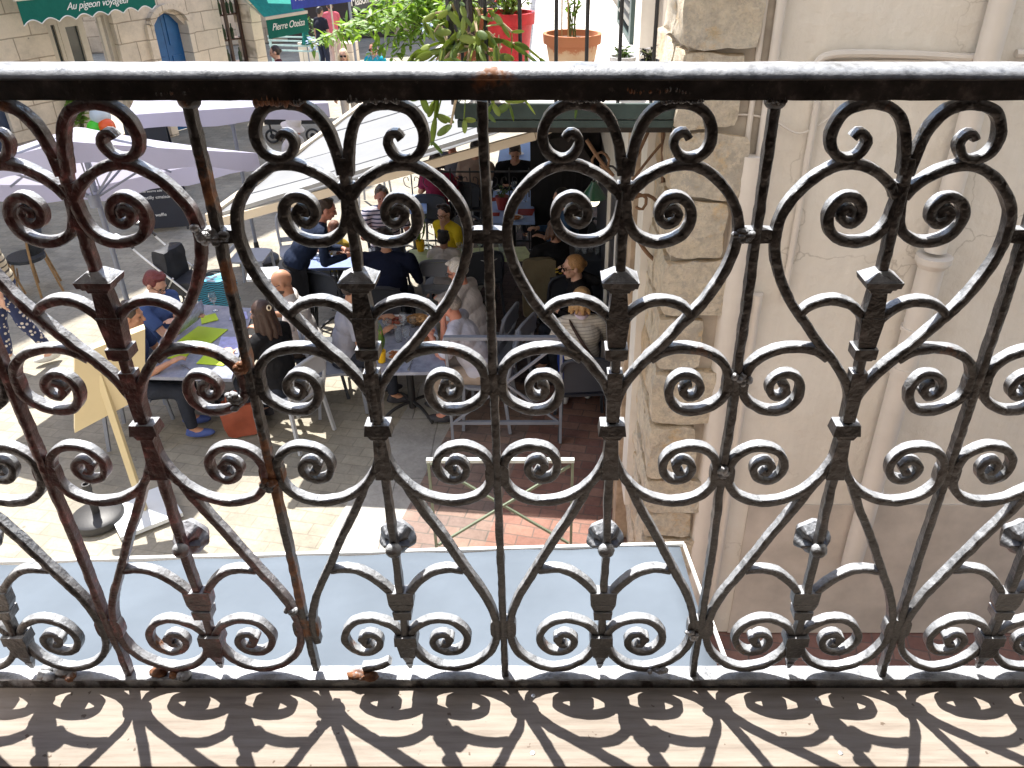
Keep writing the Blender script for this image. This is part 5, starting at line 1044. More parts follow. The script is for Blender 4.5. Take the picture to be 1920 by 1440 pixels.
# bamboo bistro chairs at the left edge
def bistro(px, py, d, label):
    c = atz(px, py, 0); e = empty('bistro_chair', (c.x, c.y, 0), math.atan2(-d[0], d[1]), label, 'chair', 'bamboo bistro chairs at the left'); bam = mat('bamboo tube', (.30, .18, .08), .5, .3, 18); wv = mat('black woven resin', (.02, .025, .035), .5, .3, 60, .6)
    mb = MB(); mb.prism([(math.cos(t) * .23, math.sin(t) * .21, .43) for t in [2 * math.pi * k / 16 for k in range(16)]], (0, 0, .04)); mb.build('seat', wv, e, smooth=False)
    mb = MB(); N = 12; vs = []; fs = []
    for i in range(N + 1):
        a = math.pi * (1.08 + .84 * i / N); vs += [(math.cos(a) * .24, math.sin(a) * .22, .52), (math.cos(a) * .26, math.sin(a) * .26, .84)]
    for i in range(N): fs.append((2 * i, 2 * i + 2, 2 * i + 3, 2 * i + 1))
    mb.add(vs, fs); o = mb.build('backrest', wv, e, fix=False); md = o.modifiers.new('t', 'SOLIDIFY'); md.thickness = .015
    mb = MB(); mb.tube(catmull([(-.27, -.02, .0), (-.25, -.04, .5), (-.26, -.1, .82), (0, -.27, .88), (.26, -.1, .82), (.25, -.04, .5), (.27, -.02, 0)], .05), .014, 8); mb.tube([(-.22, .15, .25), (.22, .15, .25)], .01, 6); mb.build('frame', bam, e)
    for sx, sy in ((-.2, .2), (.2, .2), (-.16, -.24), (.16, -.24)): mb = MB(); mb.tube([(sx * .9, sy * .8, .44), (sx * 1.15, sy * 1.1, 0)], .014, 8); mb.build('leg', bam, e)
bistro(72, 545, (-.8, -.5), 'black woven chair on bamboo legs turned away, right one of the pair'); bistro(-5, 555, (.5, .8), 'black woven bamboo chair half out of the left edge')
# far street clutter
pl = atz(620, 120, 0); PLN = empty('stone_planter', (pl.x, pl.y, 0), R(-8), 'long pale stone trough planted with shrubs up the street', 'planter')
mb = MB(); mb.box((0, 0, .3), (1.6, .55, .6)); mb.build('trough', M['ashlar'], PLN, smooth=False); bushy(PLN, .58, 40, .65, .75, (.08, .16), M['dleaf'], seed=12, wd=.05)
pl2 = atz(778, 62, 0); P2N = empty('stone_planter', (pl2.x, pl2.y, 0), 0, 'farther pale planter with grey-green bush behind the plumbago leaves', 'planter'); mb = MB(); mb.box((0, 0, .35), (1.2, .8, .7)); mb.build('trough', M['slab'], P2N, smooth=False); bushy(P2N, .7, 40, .7, 1.2, (.10, .2), mat('grey green leaf', (.10, .15, .08), .6, .3), seed=14, wd=.05)
cp = atz(583, 135, 0); CP = empty('closed_parasol', (cp.x, cp.y, 0), 0, 'small folded dark green parasol left of the blonde woman', 'parasol'); mb = MB(); mb.lathe([(.16, .72), (.14, .74), (.05, 1.15), (.01, 1.25)], (0, 0, 0), 9); mb.build('canopy', M['dgreen_canvas'], CP); mb = MB(); mb.tube([(0, 0, 0), (0, 0, 1.25)], .018, 8); mb.build('pole', M['alu'], CP)
bn = atz(560, 135, 0); BN = empty('metal_railing', (bn.x, bn.y, 0), R(-10), 'pale green slatted street railing beside the folded parasol', 'railing'); mb = MB()
for zz in (.55, .68, .8, .9): mb.box((0, 0, zz), (1.5, .03, .04))
mb.build('slats', mat('mint metal', (.42, .58, .55), .5), BN, smooth=False); mb = MB(); 
for xx in (-.7, .7): mb.box((xx, 0, .45), (.05, .05, .9))
mb.build('post', mat('mint metal', (.42, .58, .55), .5), BN, smooth=False)
for px, lab in ((664, 'slim grey lamp post standing right of the stone trough'), (630, 'thin cream awning post in front of the stone trough')):
    c = atz(px + 6, 135, 0); e = empty('street_post', (c.x, c.y, 0), 0, lab, 'post', 'thin posts up the street'); mb = MB(); mb.tube([(0, 0, 0), (0, 0, 3.6)], .035 if px > 650 else .022, 8); mb.build('pole', M['alu'] if px > 650 else M['beam'], e)
tr_ = atz(545, 262, 0); TC = empty('delivery_trolley', (tr_.x, tr_.y, 0), R(5), 'black wheeled trolley with a teal crate beyond the person in the white hat', 'trolley')
mb = MB(); mb.box((.1, 0, .42), (1.0, .5, .12)); mb.tube([(-.3, -.2, .1), (-.34, -.2, .75)], .02, 6); mb.build('frame', M['black_iron'], TC, smooth=False)
mb = MB(); mb.box((.35, 0, .62), (.55, .45, .28)); bx_ = mb.build('crate', mat('teal crate', (.02, .16, .15), .6), TC, smooth=False)
for x_ in (-.28, .5): mb = MB(); mb.tube([(x_ + math.cos(a) * .12, -.26, .14 + math.sin(a) * .12) for a in [2 * math.pi * k / 20 for k in range(21)]], .022, 8, False); mb.lathe([(.05, -.01), (.05, .01)], (x_, -.26, .14), 12, Matrix.Rotation(R(90), 3, 'X')); mb.build('wheel', M['black_iron'], TC)
# weeds on the facade base and a leafy twig by the shop window
for px, py, lab, n_ in ((147, 215, 'leafy green vine in front of the stone facade at the left', 26), (290, 260, 'green weed growing up the joint of the stone base', 14)):
    s_, z_ = onfac(px, py, .12); e = empty('wall_plant', fac(s_, z_ - .3, .12), 0, lab, 'plant', 'plants on the old facade'); bushy(e, 0, n_, .16 if n_ > 20 else .07, .7, (.08, .15), M['leaf'], seed=n_, wd=.06 if n_ > 20 else .03)
# ================================================================== PEOPLE
def skinmat(name, col):
    if name in _mc: return _mc[name]
    m, nt, bs = new_mat(name); v = coords(nt); nt.links.new(ramp(nt, fnoise(nt, v, 9, 4), [(0.3, tuple(c * .88 for c in col)), (0.7, tuple(min(1, c * 1.08) for c in col))]), bs.inputs['Base Color'])
    bs.inputs['Roughness'].default_value = 0.5; bs.inputs['Subsurface Weight'].default_value = 0.12; bs.inputs['Subsurface Radius'].default_value = (.02, .008, .004); _mc[name] = m; return m
SK = {'fair': skinmat('fair skin', (.62, .36, .26)), 'tan': skinmat('tanned skin', (.48, .25, .16)), 'ruddy': skinmat('ruddy skin', (.55, .24, .17)), 'olive': skinmat('olive skin', (.40, .22, .15))}
def hairmat(name, col):
    if name in _mc: return _mc[name]
    m, nt, bs = new_mat(name); v = coords(nt, scale=(60, 60, 9)); f = fnoise(nt, v, 3, 5, .6)
    nt.links.new(ramp(nt, f, [(.3, tuple(c * .5 for c in col)), (.7, tuple(min(1, c * 1.5) for c in col))]), bs.inputs['Base Color']); bs.inputs['Roughness'].default_value = .45; bump(nt, bs, f, .8, .006); _mc[name] = m; return m
def clothmat(name, col, stripes=None, rough=.85):
    if name in _mc: return _mc[name]
    m, nt, bs = new_mat(name); v = coords(nt); f = fnoise(nt, v, 6, 4)
    c = ramp(nt, f, [(.3, tuple(x * .85 for x in col)), (.7, tuple(min(1, x * 1.1) for x in col))])
    if stripes:
        c2, sc, lo = stripes; sp = nd(nt, "ShaderNodeSeparateXYZ"); nt.links.new(v, sp.inputs[0]); m1 = nd(nt, "ShaderNodeMath", operation='MULTIPLY'); nt.links.new(sp.outputs['Z'], m1.inputs[0]); m1.inputs[1].default_value = sc
        fr = nd(nt, "ShaderNodeMath", operation='FRACT'); nt.links.new(m1.outputs[0], fr.inputs[0]); gt = nd(nt, "ShaderNodeMath", operation='GREATER_THAN'); nt.links.new(fr.outputs[0], gt.inputs[0]); gt.inputs[1].default_value = lo; c = mixc(nt, gt.outputs[0], c, c2)
    nt.links.new(c, bs.inputs['Base Color']); bs.inputs['Roughness'].default_value = rough; bs.inputs['Specular IOR Level'].default_value = .15
    b = bump(nt, bs, fnoise(nt, coords(nt, scale=(1, 1, .6)), 11, 3, .5), .7, .03); bump(nt, bs, fnoise(nt, v, 260, 2), .15, .001, b); _mc[name] = m; return m
def printmat(name, c1, c2, sc=22):
    if name in _mc: return _mc[name]
    m, nt, bs = new_mat(name); vo = nd(nt, "ShaderNodeTexVoronoi"); vo.inputs['Scale'].default_value = sc; nt.links.new(coords(nt), vo.inputs['Vector']); nt.links.new(ramp(nt, vo.outputs['Distance'], [(.28, c2), (.36, c1)]), bs.inputs['Base Color']); bs.inputs['Roughness'].default_value = .85; _mc[name] = m; return m
def cap(mb, p, q, r0, r1, n=12):
    p, q = Vector(p), Vector(q); mb.tube([p, q], [r0, r1], n); mb.ell(p, r0, n, 8); mb.ell(q, r1, n, 8)
def remesh(mb, name, m, parent, vox, smooth=3, jit=0.0, seed=0.0):
    me = bpy.data.meshes.new('tmp'); me.from_pydata(mb.v, [], mb.f); bm = bmesh.new(); bm.from_mesh(me); bmesh.ops.recalc_face_normals(bm, faces=bm.faces); bm.to_mesh(me); bm.free()
    o = bpy.data.objects.new('tmp', me); COL.objects.link(o)
    r = o.modifiers.new('r', 'REMESH'); r.mode = 'VOXEL'; r.voxel_size = vox
    if smooth: s = o.modifiers.new('s', 'SMOOTH'); s.iterations = smooth; s.factor = .5
    dg = bpy.context.evaluated_depsgraph_get(); ne = bpy.data.meshes.new_from_object(o.evaluated_get(dg)); bpy.data.objects.remove(o); bpy.data.meshes.remove(me)
    if jit:
        for v in ne.vertices:
            q = noise.noise_vector(v.co * 9 + Vector((seed, 0, 0))); q2 = noise.noise_vector(v.co * 24 + Vector((seed, 5, 0))); v.co += q * jit + q2 * jit * .5
    ne.materials.clear(); ne.materials.append(m); ne.name = name
    for p in ne.polygons: p.use_smooth = True
    o = bpy.data.objects.new(name, ne); COL.objects.link(o); o.parent = parent; return o
def ik(S, Hd, l1, l2, pole):
    d = Hd - S; L_ = min(d.length, (l1 + l2) * .995); d = d.normalized(); a = (l1 * l1 - l2 * l2 + L_ * L_) / (2 * L_); h = math.sqrt(max(0, l1 * l1 - a * a)); pl = (pole - d * pole.dot(d))
    pl = pl.normalized() if pl.length > 1e-4 else Vector((0, 0, -1)); return S + d * a + pl * h, S + d * L_
GRP = 'people on the terrace and in the street'
def person(px, py, d, label, stand=False, lean=8, s=1.0, skin='fair', hair=('short', (.05, .03, .02)), top=((.5, .5, .5), 'short'), bottom=(.03, .035, .05), hyaw=0, hpitch=15, hands=None, glasses=None, seatk=None, fine=True, topm=None, botm=None, stout=1.0, beard=None, extra=None, roll=0, shoes=(.05, .05, .06), hz=None, step=0.0, chairlabel=None, legs=True):
    """one seated or standing figure; px, py is where the middle of its head is seen; d is the way it faces"""
    ln = R(lean); P = Vector((0, 0, .93 if stand else .53))
    up = Vector((0, math.sin(ln), math.cos(ln))); fw = Vector((0, math.cos(ln), -math.sin(ln)))
    N = P + up * .52; Hc = N + up * .09 + Vector((0, .035, .085)); Hc = N + (up * .5 + Vector((0, 0, .5))).normalized() * .150 + Vector((0, .03, 0))
    zhead = Hc.z * s; c = atz(px, py, zhead); rz = math.atan2(-d[0], d[1]); Rz = Matrix.Rotation(rz, 3, 'Z'); off = Rz @ Vector((Hc.x, Hc.y, 0)) * s
    e = empty('person', (c.x - off.x, c.y - off.y, 0), rz, label, 'person', GRP); e.scale = (s, s, s)
    W_ = stout; SL, SR = N + Vector((-.175 * W_, 0, -.055)), N + Vector((.175 * W_, 0, -.055))
    hands = hands or ((-.16, .38, .80), (.16, .38, .80)) if not stand else (hands or ((-.26, .06, .80), (.26, .06, .80)))
    arms = []
    for S, Hd, sg in ((SL, hands[0], -1), (SR, hands[1], 1)):
        el, Hd = ik(S, Vector(Hd), .285, .255, Vector((sg * .6, -.35, -1))); arms.append((S, el, Hd, sg))
    if stand: lg = [((sg * .09, 0, .90), (sg * .095, .03 + sg * step * .5, .49), (sg * .10, sg * step - .02, .085), sg) for sg in (-1, 1)]
    else: lg = [((sg * .09, -.01, .53), (sg * .115, .40, .49), (sg * .115, .37 + sg * .04, .085), sg) for sg in (-1, 1)]
    # ---- body
    b = MB(); rot = Matrix.Rotation(-ln, 3, 'X')
    b.ell(P + up * .03, (.155 * W_, .115 * W_, .12), 16, 10, rot); b.ell(P + up * .20, (.140 * W_, .105 * W_, .17), 16, 10, rot); b.ell(P + up * .36, (.160 * W_, .110, .16), 16, 10, rot)
    cap(b, SL + Vector((.03, 0, .01)), N + Vector((0, 0, -.015)), .055, .062); cap(b, SR + Vector((-.03, 0, .01)), N + Vector((0, 0, -.015)), .055, .062); cap(b, N - up * .02, Hc - Vector((0, .03, .05)), .056, .052)
    HR = Euler((R(-hpitch - lean * .3), R(roll), R(-hyaw))).to_matrix()
    def h(x, y, z): return Hc + HR @ Vector((x, y, z))
    b.ell(h(0, -.012, .022), (.074, .094, .090), 18, 12, HR); b.ell(h(0, .020, -.045), (.056, .066, .062), 14, 10, HR); b.ell(h(0, .055, -.088), (.026, .022, .020), 10, 8, HR)
    cap(b, h(0, .086, .012), h(0, .104, -.022), .009, .0135, 8); b.ell(h(0, .100, -.026), (.018, .012, .010), 8, 6, HR); b.ell(h(0, .076, .030), (.050, .014, .012), 10, 6, HR); b.ell(h(0, .083, -.056), (.022, .010, .012), 8, 6, HR)
    for sg in (-1, 1): b.ell(h(sg * .078, -.006, -.008), (.013, .023, .034), 8, 6, HR); b.ell(h(sg * .038, .062, -.025), (.022, .016, .020), 8, 6, HR)
    for S, el, Hd, sg in arms:
        cap(b, S, el, .047 * W_, .037); cap(b, el, Hd, .038, .025)
        dr = (Hd - el).normalized(); sd = dr.cross(Vector((0, 0, 1))); sd = sd.normalized() if sd.length > .05 else Vector((1, 0, 0)); nn = sd.cross(dr)
        rm = Matrix((sd, dr, nn)).transposed(); pc = Hd + dr * .05; b.ell(pc, (.040, .052, .017), 12, 8, rm)
        for k in range(4):
            ox = (-.029 + .0195 * k); r0 = pc + sd * ox + dr * .032; L_ = (.060, .070, .066, .050)[k]; m1 = r0 + dr * L_ * .5 - nn * .008; m2 = m1 + dr * L_ * .38 - nn * .026; cap(b, r0, m1, .0088, .0082, 7); cap(b, m1, m2, .0082, .0070, 7)
        t0 = pc - sd * sg * .030 - dr * .018; t1 = t0 - sd * sg * .026 + dr * .028 - nn * .010; t2 = t1 + dr * .028 - sd * sg * .002 - nn * .012; cap(b, t0, t1, .0115, .0095, 7); cap(b, t1, t2, .0095, .008, 7)
    for a, k_, f_, sg in lg:
        cap(b, a, k_, .082 * W_, .056); cap(b, k_, f_, .056, .036); cap(b, f_, Vector(f_) + Vector((0, .11, -.045)), .036, .03)
    body = remesh(b, 'body', SK[skin], e, .0085 if fine else .013, 2)
    # ---- face
    mb = MB()
    for sg in (-1, 1): mb.ell(h(sg * .031, .078, .006), (.0125, .008, .0065), 10, 8, HR)
    ey = mb.build('eyes', mat('eye', (.10, .07, .05), .2, .1), e); ey['kind'] = 'part' if False else ''; del ey['kind']
    mb = MB(); mb.ell(h(0, .088, -.056), (.021, .007, .0055), 10, 6, HR); mb.build('mouth', mat('lips', (.42, .13, .11), .5), e)
    if glasses:
        mb = MB()
        for sg in (-1, 1):
            cc = h(sg * .033, .100, .004); pts = [cc + HR @ Vector((math.cos(t) * .024, 0, math.sin(t) * .017)) for t in [2 * math.pi * k / 14 for k in range(15)]]; mb.tube(pts, .0022, 5, False); mb.tube([h(sg * .057, .098, .008), h(sg * .082, .0, .006)], .0022, 5)
            if glasses == 'sun': mb.ell(cc, (.026, .004, .019), 12, 6, HR)
        mb.tube([h(-.01, .102, .008), h(.01, .102, .008)], .0022, 5); mb.build('glasses', mat('dark glasses', (.01, .01, .012), .15, .1), e)
    # ---- hair
    kind, hc = hair; hm = hairmat('hair %.2f %.2f %.2f' % hc, hc); hb = MB()
    if kind in ('short', 'long', 'bun', 'bob', 'thin'):
        g = 1.0 if kind != 'thin' else .975
        hb.ell(h(0, -.026, .034), (.083 * g, .094 * g, .089 * g), 20, 14, HR); hb.ell(h(0, -.052, -.012), (.074, .062, .060), 16, 10, HR)
        for sg in (-1, 1): hb.ell(h(sg * .066, -.012, .012), (.016, .034, .036), 10, 8, HR)
        if kind == 'short': 
            for k in range(9): hb.ell(h(random.uniform(-.06, .06), random.uniform(-.06, .05), .10 + random.uniform(-.004, .010)), (.026, .03, .016), 8, 6, HR)
        if kind == 'bun': hb.ell(h(0, -.118, .0), (.034, .03, .034), 12, 8, HR)
        if kind in ('long', 'bob'):
            dz = .30 if kind == 'long' else .10
            for k in range(9):
                a = R(-125 + k * 250 / 8 + 180 - 0); x_, y_ = math.sin(a) * .072, math.cos(a) * .080; 
                if y_ > .04: continue
                tp = h(x_, y_ - .01, .0); bt = tp + Vector((x_ * .55, y_ * .25 - .02, -dz * random.uniform(.85, 1.1))); cap(hb, tp, (tp + bt) / 2 + Vector((0, -.012, 0)), .030, .028, 9); cap(hb, (tp + bt) / 2 + Vector((0, -.012, 0)), bt, .028, .014, 9)
        remesh(hb, 'hair', hm, e, .008 if fine else .012, 2, .0065, px * .1)
    elif kind == 'fringe':
        hb.ell(h(0, -.050, -.020), (.079, .064, .046), 16, 10, HR); remesh(hb, 'hair', hm, e, .009, 2, .004, px * .1)
    elif kind == 'hat':
        hb.ell(h(0, -.04, -.02), (.078, .066, .07), 16, 10, HR); remesh(hb, 'hair', hm, e, .010, 2, .004, px * .1)
        mb = MB(); mb.lathe([(.155, -.035), (.150, -.028), (.098, .012), (.094, .075), (.070, .098), (.002, .104), (.002, .098), (.068, .092), (.088, .07), (.090, .012), (.145, -.036)], h(0, -.012, .042), 28, HR); mb.build('hat', mat('white cotton hat', (.72, .70, .68), .8, .05), e)
    if beard: mb = MB(); mb.ell(h(0, .034, -.066), (.056, .062, .044), 14, 10, HR); remesh(mb, 'beard', hairmat('beard %.2f' % beard[0], beard), e, .008, 2, .003)
    # ---- top
    col, slv = top; tm = topm or clothmat('top %.2f %.2f %.2f' % col, col); t = MB(); ex = .016
    t.ell(P + up * .05, (.155 * W_ + ex + .008, .115 * W_ + ex + .008, .14), 18, 10, rot); t.ell(P + up * .20, (.142 * W_ + ex + .006, .107 * W_ + ex + .008, .18), 18, 10, rot); t.ell(P + up * .355, (.162 * W_ + ex, .112 + ex, .155), 18, 10, rot)
    cap(t, SL + Vector((.03, 0, .01)), N + Vector((0, -.008, -.022)), .066, .070); cap(t, SR + Vector((-.03, 0, .01)), N + Vector((0, -.008, -.022)), .066, .070)
    for S, el, Hd, sg in arms:
        if slv == 'none': continue
        cap(t, S, S.lerp(el, .3), .060 * W_, .058 * W_)
        if slv == 'short': t.tube([S, S.lerp(el, .72)], [.060 * W_, .058 * W_], 14)
        else:
            cap(t, S, el, .058 * W_, .048); 
            if slv == 'long': t.tube([el, el.lerp(Hd, .92)], [.048, .034], 14)
            else: t.tube([el, el.lerp(Hd, .25)], [.048, .046], 14)
    remesh(t, 'shirt', tm, e, .010 if fine else .015, 4, .0030, px * .37)
    # ---- trousers and shoes
    if legs:
        bmt = botm or clothmat('cloth %.2f %.2f %.2f' % bottom, bottom); t = MB(); t.ell(P + Vector((0, 0, -.02)), (.160 * W_ + .012, .12 * W_ + .014, .115), 18, 10)
        for a, k_, f_, sg in lg: cap(t, a, k_, .094 * W_, .068); t.tube([k_, Vector(f_) + Vector((0, 0, .03))], [.067, .052], 14)
        remesh(t, 'trousers', bmt, e, .012 if fine else .016, 3, .006, px * .21)
        for a, k_, f_, sg in lg:
            mb = MB(); f_ = Vector(f_); mb.ell(f_ + Vector((0, .055, -.042)), (.046, .135, .040), 14, 8); mb.ell(f_ + Vector((0, -.01, -.02)), (.042, .055, .055), 12, 8); remesh(mb, 'shoe', clothmat('shoe %.2f %.2f %.2f' % shoes, shoes, rough=.5), e, .010, 2)
    if extra: extra(e, h, P, N, up, arms, HR)
    if seatk:
        chair(seatk, e.location.x - (Rz @ Vector((0, .06, 0))).x, e.location.y - (Rz @ Vector((0, .06, 0))).y, d, chairlabel)
    return e
def strap(e, h, P, N, up, arms, HR):
    mb = MB(); pts = catmull([N + Vector((-.12, .06, -.01)), N + Vector((-.10, -.085, -.02)), P + up * .34 + Vector((0, -.145, 0)), P + up * .1 + Vector((.15, -.10, 0))], .03)
    for p, q in zip(pts, pts[1:]): mb.bar(p, q, .010, .028)
    mb.build('bag_strap', mat('dark brown strap', (.05, .025, .02), .5), e, smooth=False)
def collar(e, h, P, N, up, arms, HR):
    mb = MB(); mb.lathe([(.070, -.03), (.066, .03), (.058, .032), (.062, -.03)], N + Vector((0, .0, .012)), 20); mb.build('collar', clothmat('pale collar', (.66, .56, .66)), e)
def ring(e, h, P, N, up, arms, HR):
    c = h(.0, -.108, .05); mb = MB(); mb.tube([c + HR @ Vector((math.cos(t) * .020, -.012, math.sin(t) * .020)) for t in [2 * math.pi * k / 16 for k in range(17)]], .006, 7, False); mb.build('hair_clip', mat('bone ring', (.75, .66, .5), .4), e)
def rucksack_apron(e, h, P, N, up, arms, HR):
    mb = MB(); rough_block(mb, P + Vector((0, -.02, -.30)), (.36, .27, .62), 31, .02); mb.build('apron', clothmat('black apron', (.012, .013, .017)), e)
def motif(e, h, P, N, up, arms, HR):
    mb = MB()
    for k in range(9):
        a = k * .9; mb.ell(P + up * .30 + Vector((math.cos(a) * .06, -.155, math.sin(a) * .04)), (.020, .004, .010), 8, 5)
    mb.build('print', mat('yellow print', (.62, .42, .05), .7), e)
NAVY, BLK, WHT, GRY = (.015, .022, .05), (.012, .012, .014), (.66, .63, .62), (.38, .38, .42)
S_ = 'mid'
person(292, 532, (1, -.45), 'red-haired woman in glasses and blue top reading a large menu', skin='fair', hair=('short', (.14, .025, .025)), top=((.07, .12, .30), 'short'), lean=14, hpitch=30, hyaw=-5, glasses='clear', hands=((.14, .44, .93), (-.02, .46, .86)), seatk='mid', chairlabel='grey chair of the red-haired woman with the menu')
person(246, 592, (1, .15), 'man with short dark hair in navy shirt behind the cream menu board', skin='tan', hair=('short', (.06, .045, .035)), top=((.03, .05, .13), 'short'), lean=10, hpitch=8, seatk='mid', chairlabel='grey chair of the man behind the menu board', shoes=(.08, .12, .35))
person(490, 588, (-.95, .50), 'woman with long wavy brown hair and bone ring clip, black T-shirt', skin='fair', hair=('long', (.045, .022, .015)), top=(BLK, 'short'), lean=6, hpitch=12, seatk='light', chairlabel='pale grey chair of the woman with long brown hair', extra=ring)
person(528, 528, (-1, -.22), 'bald bearded man with glasses in white T-shirt', skin='tan', hair=('none', (.05, .03, .02)), top=(WHT, 'short'), bottom=(.07, .055, .05), lean=12, hpitch=22, glasses='clear', beard=(.07, .045, .035), seatk='dark', chairlabel='dark chair of the bald man in white')
person(612, 392, (.9, .25), 'waiter in navy shirt bending over with plates, head under the awning', stand=True, skin='ruddy', hair=('short', (.05, .03, .02)), top=((.012, .02, .045), 'long'), bottom=BLK, lean=38, hpitch=10, hands=((-.05, .52, 1.02), (.22, .55, 1.05)), extra=rucksack_apron)
person(716, 368, (.25, -1), 'red-faced man in white T-shirt with navy stripes', skin='ruddy', hair=('short', (.12, .09, .07)), top=(WHT, 'short'), topm=clothmat('striped jersey', (.62, .58, .66), ((.02, .03, .08), 22, .66)), lean=4, hpitch=8, stout=1.12, seatk='dark', chairlabel='dark chair of the man in navy stripes')
person(832, 400, (-.55, -.85), 'boy in glasses and yellow T-shirt with a hand at his mouth', s=.88, skin='fair', hair=('short', (.035, .022, .018)), top=((.72, .55, .03), 'short'), lean=12, hpitch=8, glasses='clear', hands=((-.12, .36, .80), (-.02, .22, 1.02)), seatk='dark', chairlabel='dark chair of the boy in yellow')
person(832, 447, (.05, 1), 'small child with black hair in pale T-shirt seen from behind', s=.80, skin='olive', hair=('short', (.010, .008, .009)), top=((.60, .56, .54), 'short'), lean=6, hpitch=8, seatk='mid', chairlabel='grey chair of the small child')
person(724, 448, (.05, 1), 'broad diner in navy seen from behind at the lime table', skin='tan', hair=('short', (.03, .02, .018)), top=((.010, .014, .035), 'long'), lean=10, hpitch=12, stout=1.3, seatk='dark', chairlabel='dark chair of the broad diner in navy')
person(857, 508, (-.95, .30), 'white-haired man with glasses in a light shirt at the marbled table', skin='ruddy', hair=('short', (.62, .58, .55)), top=((.58, .54, .55), 'short'), lean=16, hpitch=22, glasses='clear', stout=1.1, seatk='mid', chairlabel='grey chair of the white-haired man', bottom=(.3, .25, .2))
person(842, 572, (-1, .12), 'grey-haired man in pale blue polo eating at the marbled table', skin='ruddy', hair=('short', (.25, .22, .20)), top=((.55, .55, .64), 'short'), lean=22, hpitch=28, glasses='clear', stout=1.15, hands=((-.05, .42, .86), (.02, .32, 1.02)), seatk='mid', chairlabel='grey chair of the grey-haired man in the polo', bottom=(.40, .33, .28))
person(664, 542, (1, .25), 'grey-shirted diner half hidden by a stem of the railing', skin='tan', hair=('short', (.05, .035, .03)), top=((.30, .31, .38), 'short'), lean=14, hpitch=20, seatk='mid', chairlabel='grey chair of the diner in the grey shirt')
person(1074, 500, (-1, -.30), 'blonde woman in black sunglasses resting her cheek on her hand', skin='fair', hair=('bun', (.38, .20, .08)), top=(BLK, 'long'), lean=12, hpitch=2, glasses='sun', hands=((-.10, .34, .80), (.07, .13, 1.12)), seatk='dark', chairlabel='dark chair of the blonde woman in sunglasses')
person(1090, 562, (-.08, 1), 'blonde woman in cream striped sweater with a dark shoulder strap, seen from behind', skin='fair', hair=('bob', (.48, .28, .12)), top=((.62, .56, .48), 'long'), topm=clothmat('cream ribbed sweater', (.64, .58, .50), ((.40, .35, .30), 38, .72)), bottom=(.02, .06, .35), lean=10, hpitch=14, seatk='dark', chairlabel='dark chair of the woman in the striped sweater', extra=lambda *a: (strap(*a), collar(*a)), shoes=(.6, .6, .6))
person(1040, 430, (-.35, 1), 'person with brown hair in black T-shirt printed in yellow, seen from behind', skin='tan', hair=('bob', (.10, .05, .03)), top=(BLK, 'long'), lean=8, hpitch=18, stout=1.15, seatk='dark', chairlabel='dark chair of the person with the yellow print', extra=motif)
person(1052, 372, (-1, -.3), 'dark-haired diner in a denim jacket near the green lamp', skin='fair', hair=('bob', (.015, .012, .012)), top=((.06, .12, .22), 'long'), lean=10, hpitch=15, seatk='dark', chairlabel='dark chair of the diner in denim')
person(966, 286, (.05, -1), 'man in black sitting at the farthest sky-tinted table', skin='tan', hair=('short', (.03, .02, .018)), top=(BLK, 'long'), lean=12, hpitch=25, stout=1.2, seatk='dark', chairlabel='dark chair of the man in black', fine=False)
person(818, 300, (.15, 1), 'dark-haired woman in a maroon top facing away', skin='tan', hair=('bob', (.03, .015, .012)), top=((.22, .02, .05), 'short'), lean=8, hpitch=10, seatk='dark', chairlabel='dark chair of the woman in maroon', fine=False)
person(893, 280, (.3, 1), 'diner in a beige top with dark hair facing away beside the woman in maroon', skin='tan', hair=('short', (.02, .015, .015)), top=((.30, .22, .17), 'short'), lean=12, hpitch=12, stout=1.15, seatk='dark', chairlabel='dark chair of the diner in beige', fine=False)
person(846, 270, (-.3, -1), 'grey-haired diner facing us under the edge of the awning', skin='ruddy', hair=('short', (.30, .26, .24)), top=((.10, .10, .12), 'long'), lean=8, seatk='dark', chairlabel='dark chair of the grey-haired diner', fine=False)
person(550, 240, (1, -.25), 'person in a white bucket hat walking in the street', stand=True, skin='ruddy', hair=('hat', (.3, .25, .2)), top=((.60, .60, .62), 'short'), bottom=(.2, .2, .22), lean=10, hpitch=18, fine=False, step=.15)
person(644, 104, (.15, -1), 'blonde woman in sunglasses and pale top walking towards us', stand=True, skin='fair', hair=('long', (.70, .55, .38)), top=((.60, .50, .45), 'none'), bottom=(.5, .45, .4), lean=3, hpitch=2, glasses='sun', fine=False, step=.15)
person(700, 92, (-.25, -1), 'man in sunglasses and turquoise shirt walking towards us', stand=True, skin='ruddy', hair=('fringe', (.4, .35, .3)), top=((.02, .42, .58), 'short'), bottom=(.15, .17, .2), lean=3, hpitch=4, glasses='sun', fine=False, step=.12)
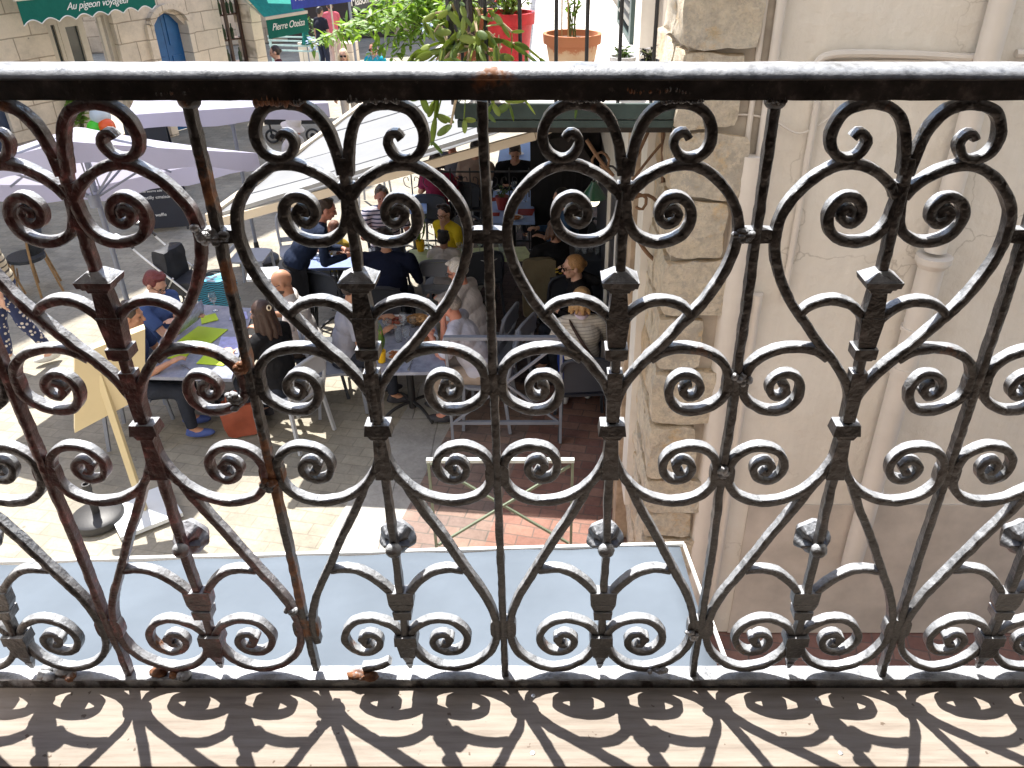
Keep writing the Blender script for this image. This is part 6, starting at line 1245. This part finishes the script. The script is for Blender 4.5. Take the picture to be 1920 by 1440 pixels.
person(515, 98, (-.95, -.2), 'woman with tied dark hair in a maroon top at the shop corner', stand=True, skin='fair', hair=('bun', (.03, .018, .016)), top=((.09, .02, .03), 'short'), bottom=(.05, .05, .07), lean=4, hpitch=12, fine=False)
person(618, 12, (-.3, 1), 'person in a pink shirt standing under the blue awning', stand=True, skin='tan', hair=('short', (.05, .03, .02)), top=((.62, .14, .18), 'short'), bottom=(.55, .40, .38), lean=3, fine=False)
person(600, 22, (.5, .8), 'person in dark clothes beside the pink shirt under the blue awning', stand=True, skin='olive', hair=('short', (.02, .015, .012)), top=((.02, .02, .03), 'short'), bottom=(.03, .035, .06), lean=3, fine=False)
person(-62, 408, (-.7, -.6), 'woman leaving the left edge in a striped top and navy flowered trousers', stand=True, skin='fair', hair=('bob', (.2, .1, .05)), top=((.7, .62, .5), 'short'), topm=clothmat('ochre striped top', (.66, .58, .42), ((.12, .10, .08), 18, .72)), botm=printmat('flowered navy cloth', (.02, .03, .09), (.6, .55, .5)), lean=3, step=.18, shoes=(.7, .7, .66))
person(628, 428, (.4, .9), 'child with reddish brown hair in a mustard top behind the plates', s=.78, skin='fair', hair=('bob', (.16, .06, .03)), top=((.35, .24, .04), 'short'), lean=8, seatk='dark', chairlabel='dark chair of the child in mustard', fine=False)
# cream jacket hung on a chair back, and a few empty chairs
j = atz(1012, 560, .5); JK = empty('jacket', j, R(10), 0 or 'khaki jacket hanging over the chair back of the person with the yellow print', 'jacket'); mb = MB(); rough_block(mb, (0, 0, .12), (.36, .07, .66), 44, .025); mb.build('cloth', clothmat('khaki cloth', (.20, .17, .11)), JK)
for k, (px, py, d, kd, lb) in enumerate(((940, 660, (-.9, .4), 'mid', 'empty grey chair right of the marbled table'), (640, 560, (.5, 1), 'dark', 'empty dark chair behind the grey-shirted diner'), (560, 470, (.3, -1), 'light', 'empty pale chair at the back left of the terrace'), (900, 520, (-.3, 1), 'dark', 'empty dark chair between the child and the blonde woman'), (700, 330, (0, 1), 'light', 'pale empty chair up the street behind the awning arm'), (470, 480, (1, 0), 'light', 'pale chair left of the waiter'))):
    p = atz(px, py, 0.45); chair(kd, p.x, p.y, d, lb)
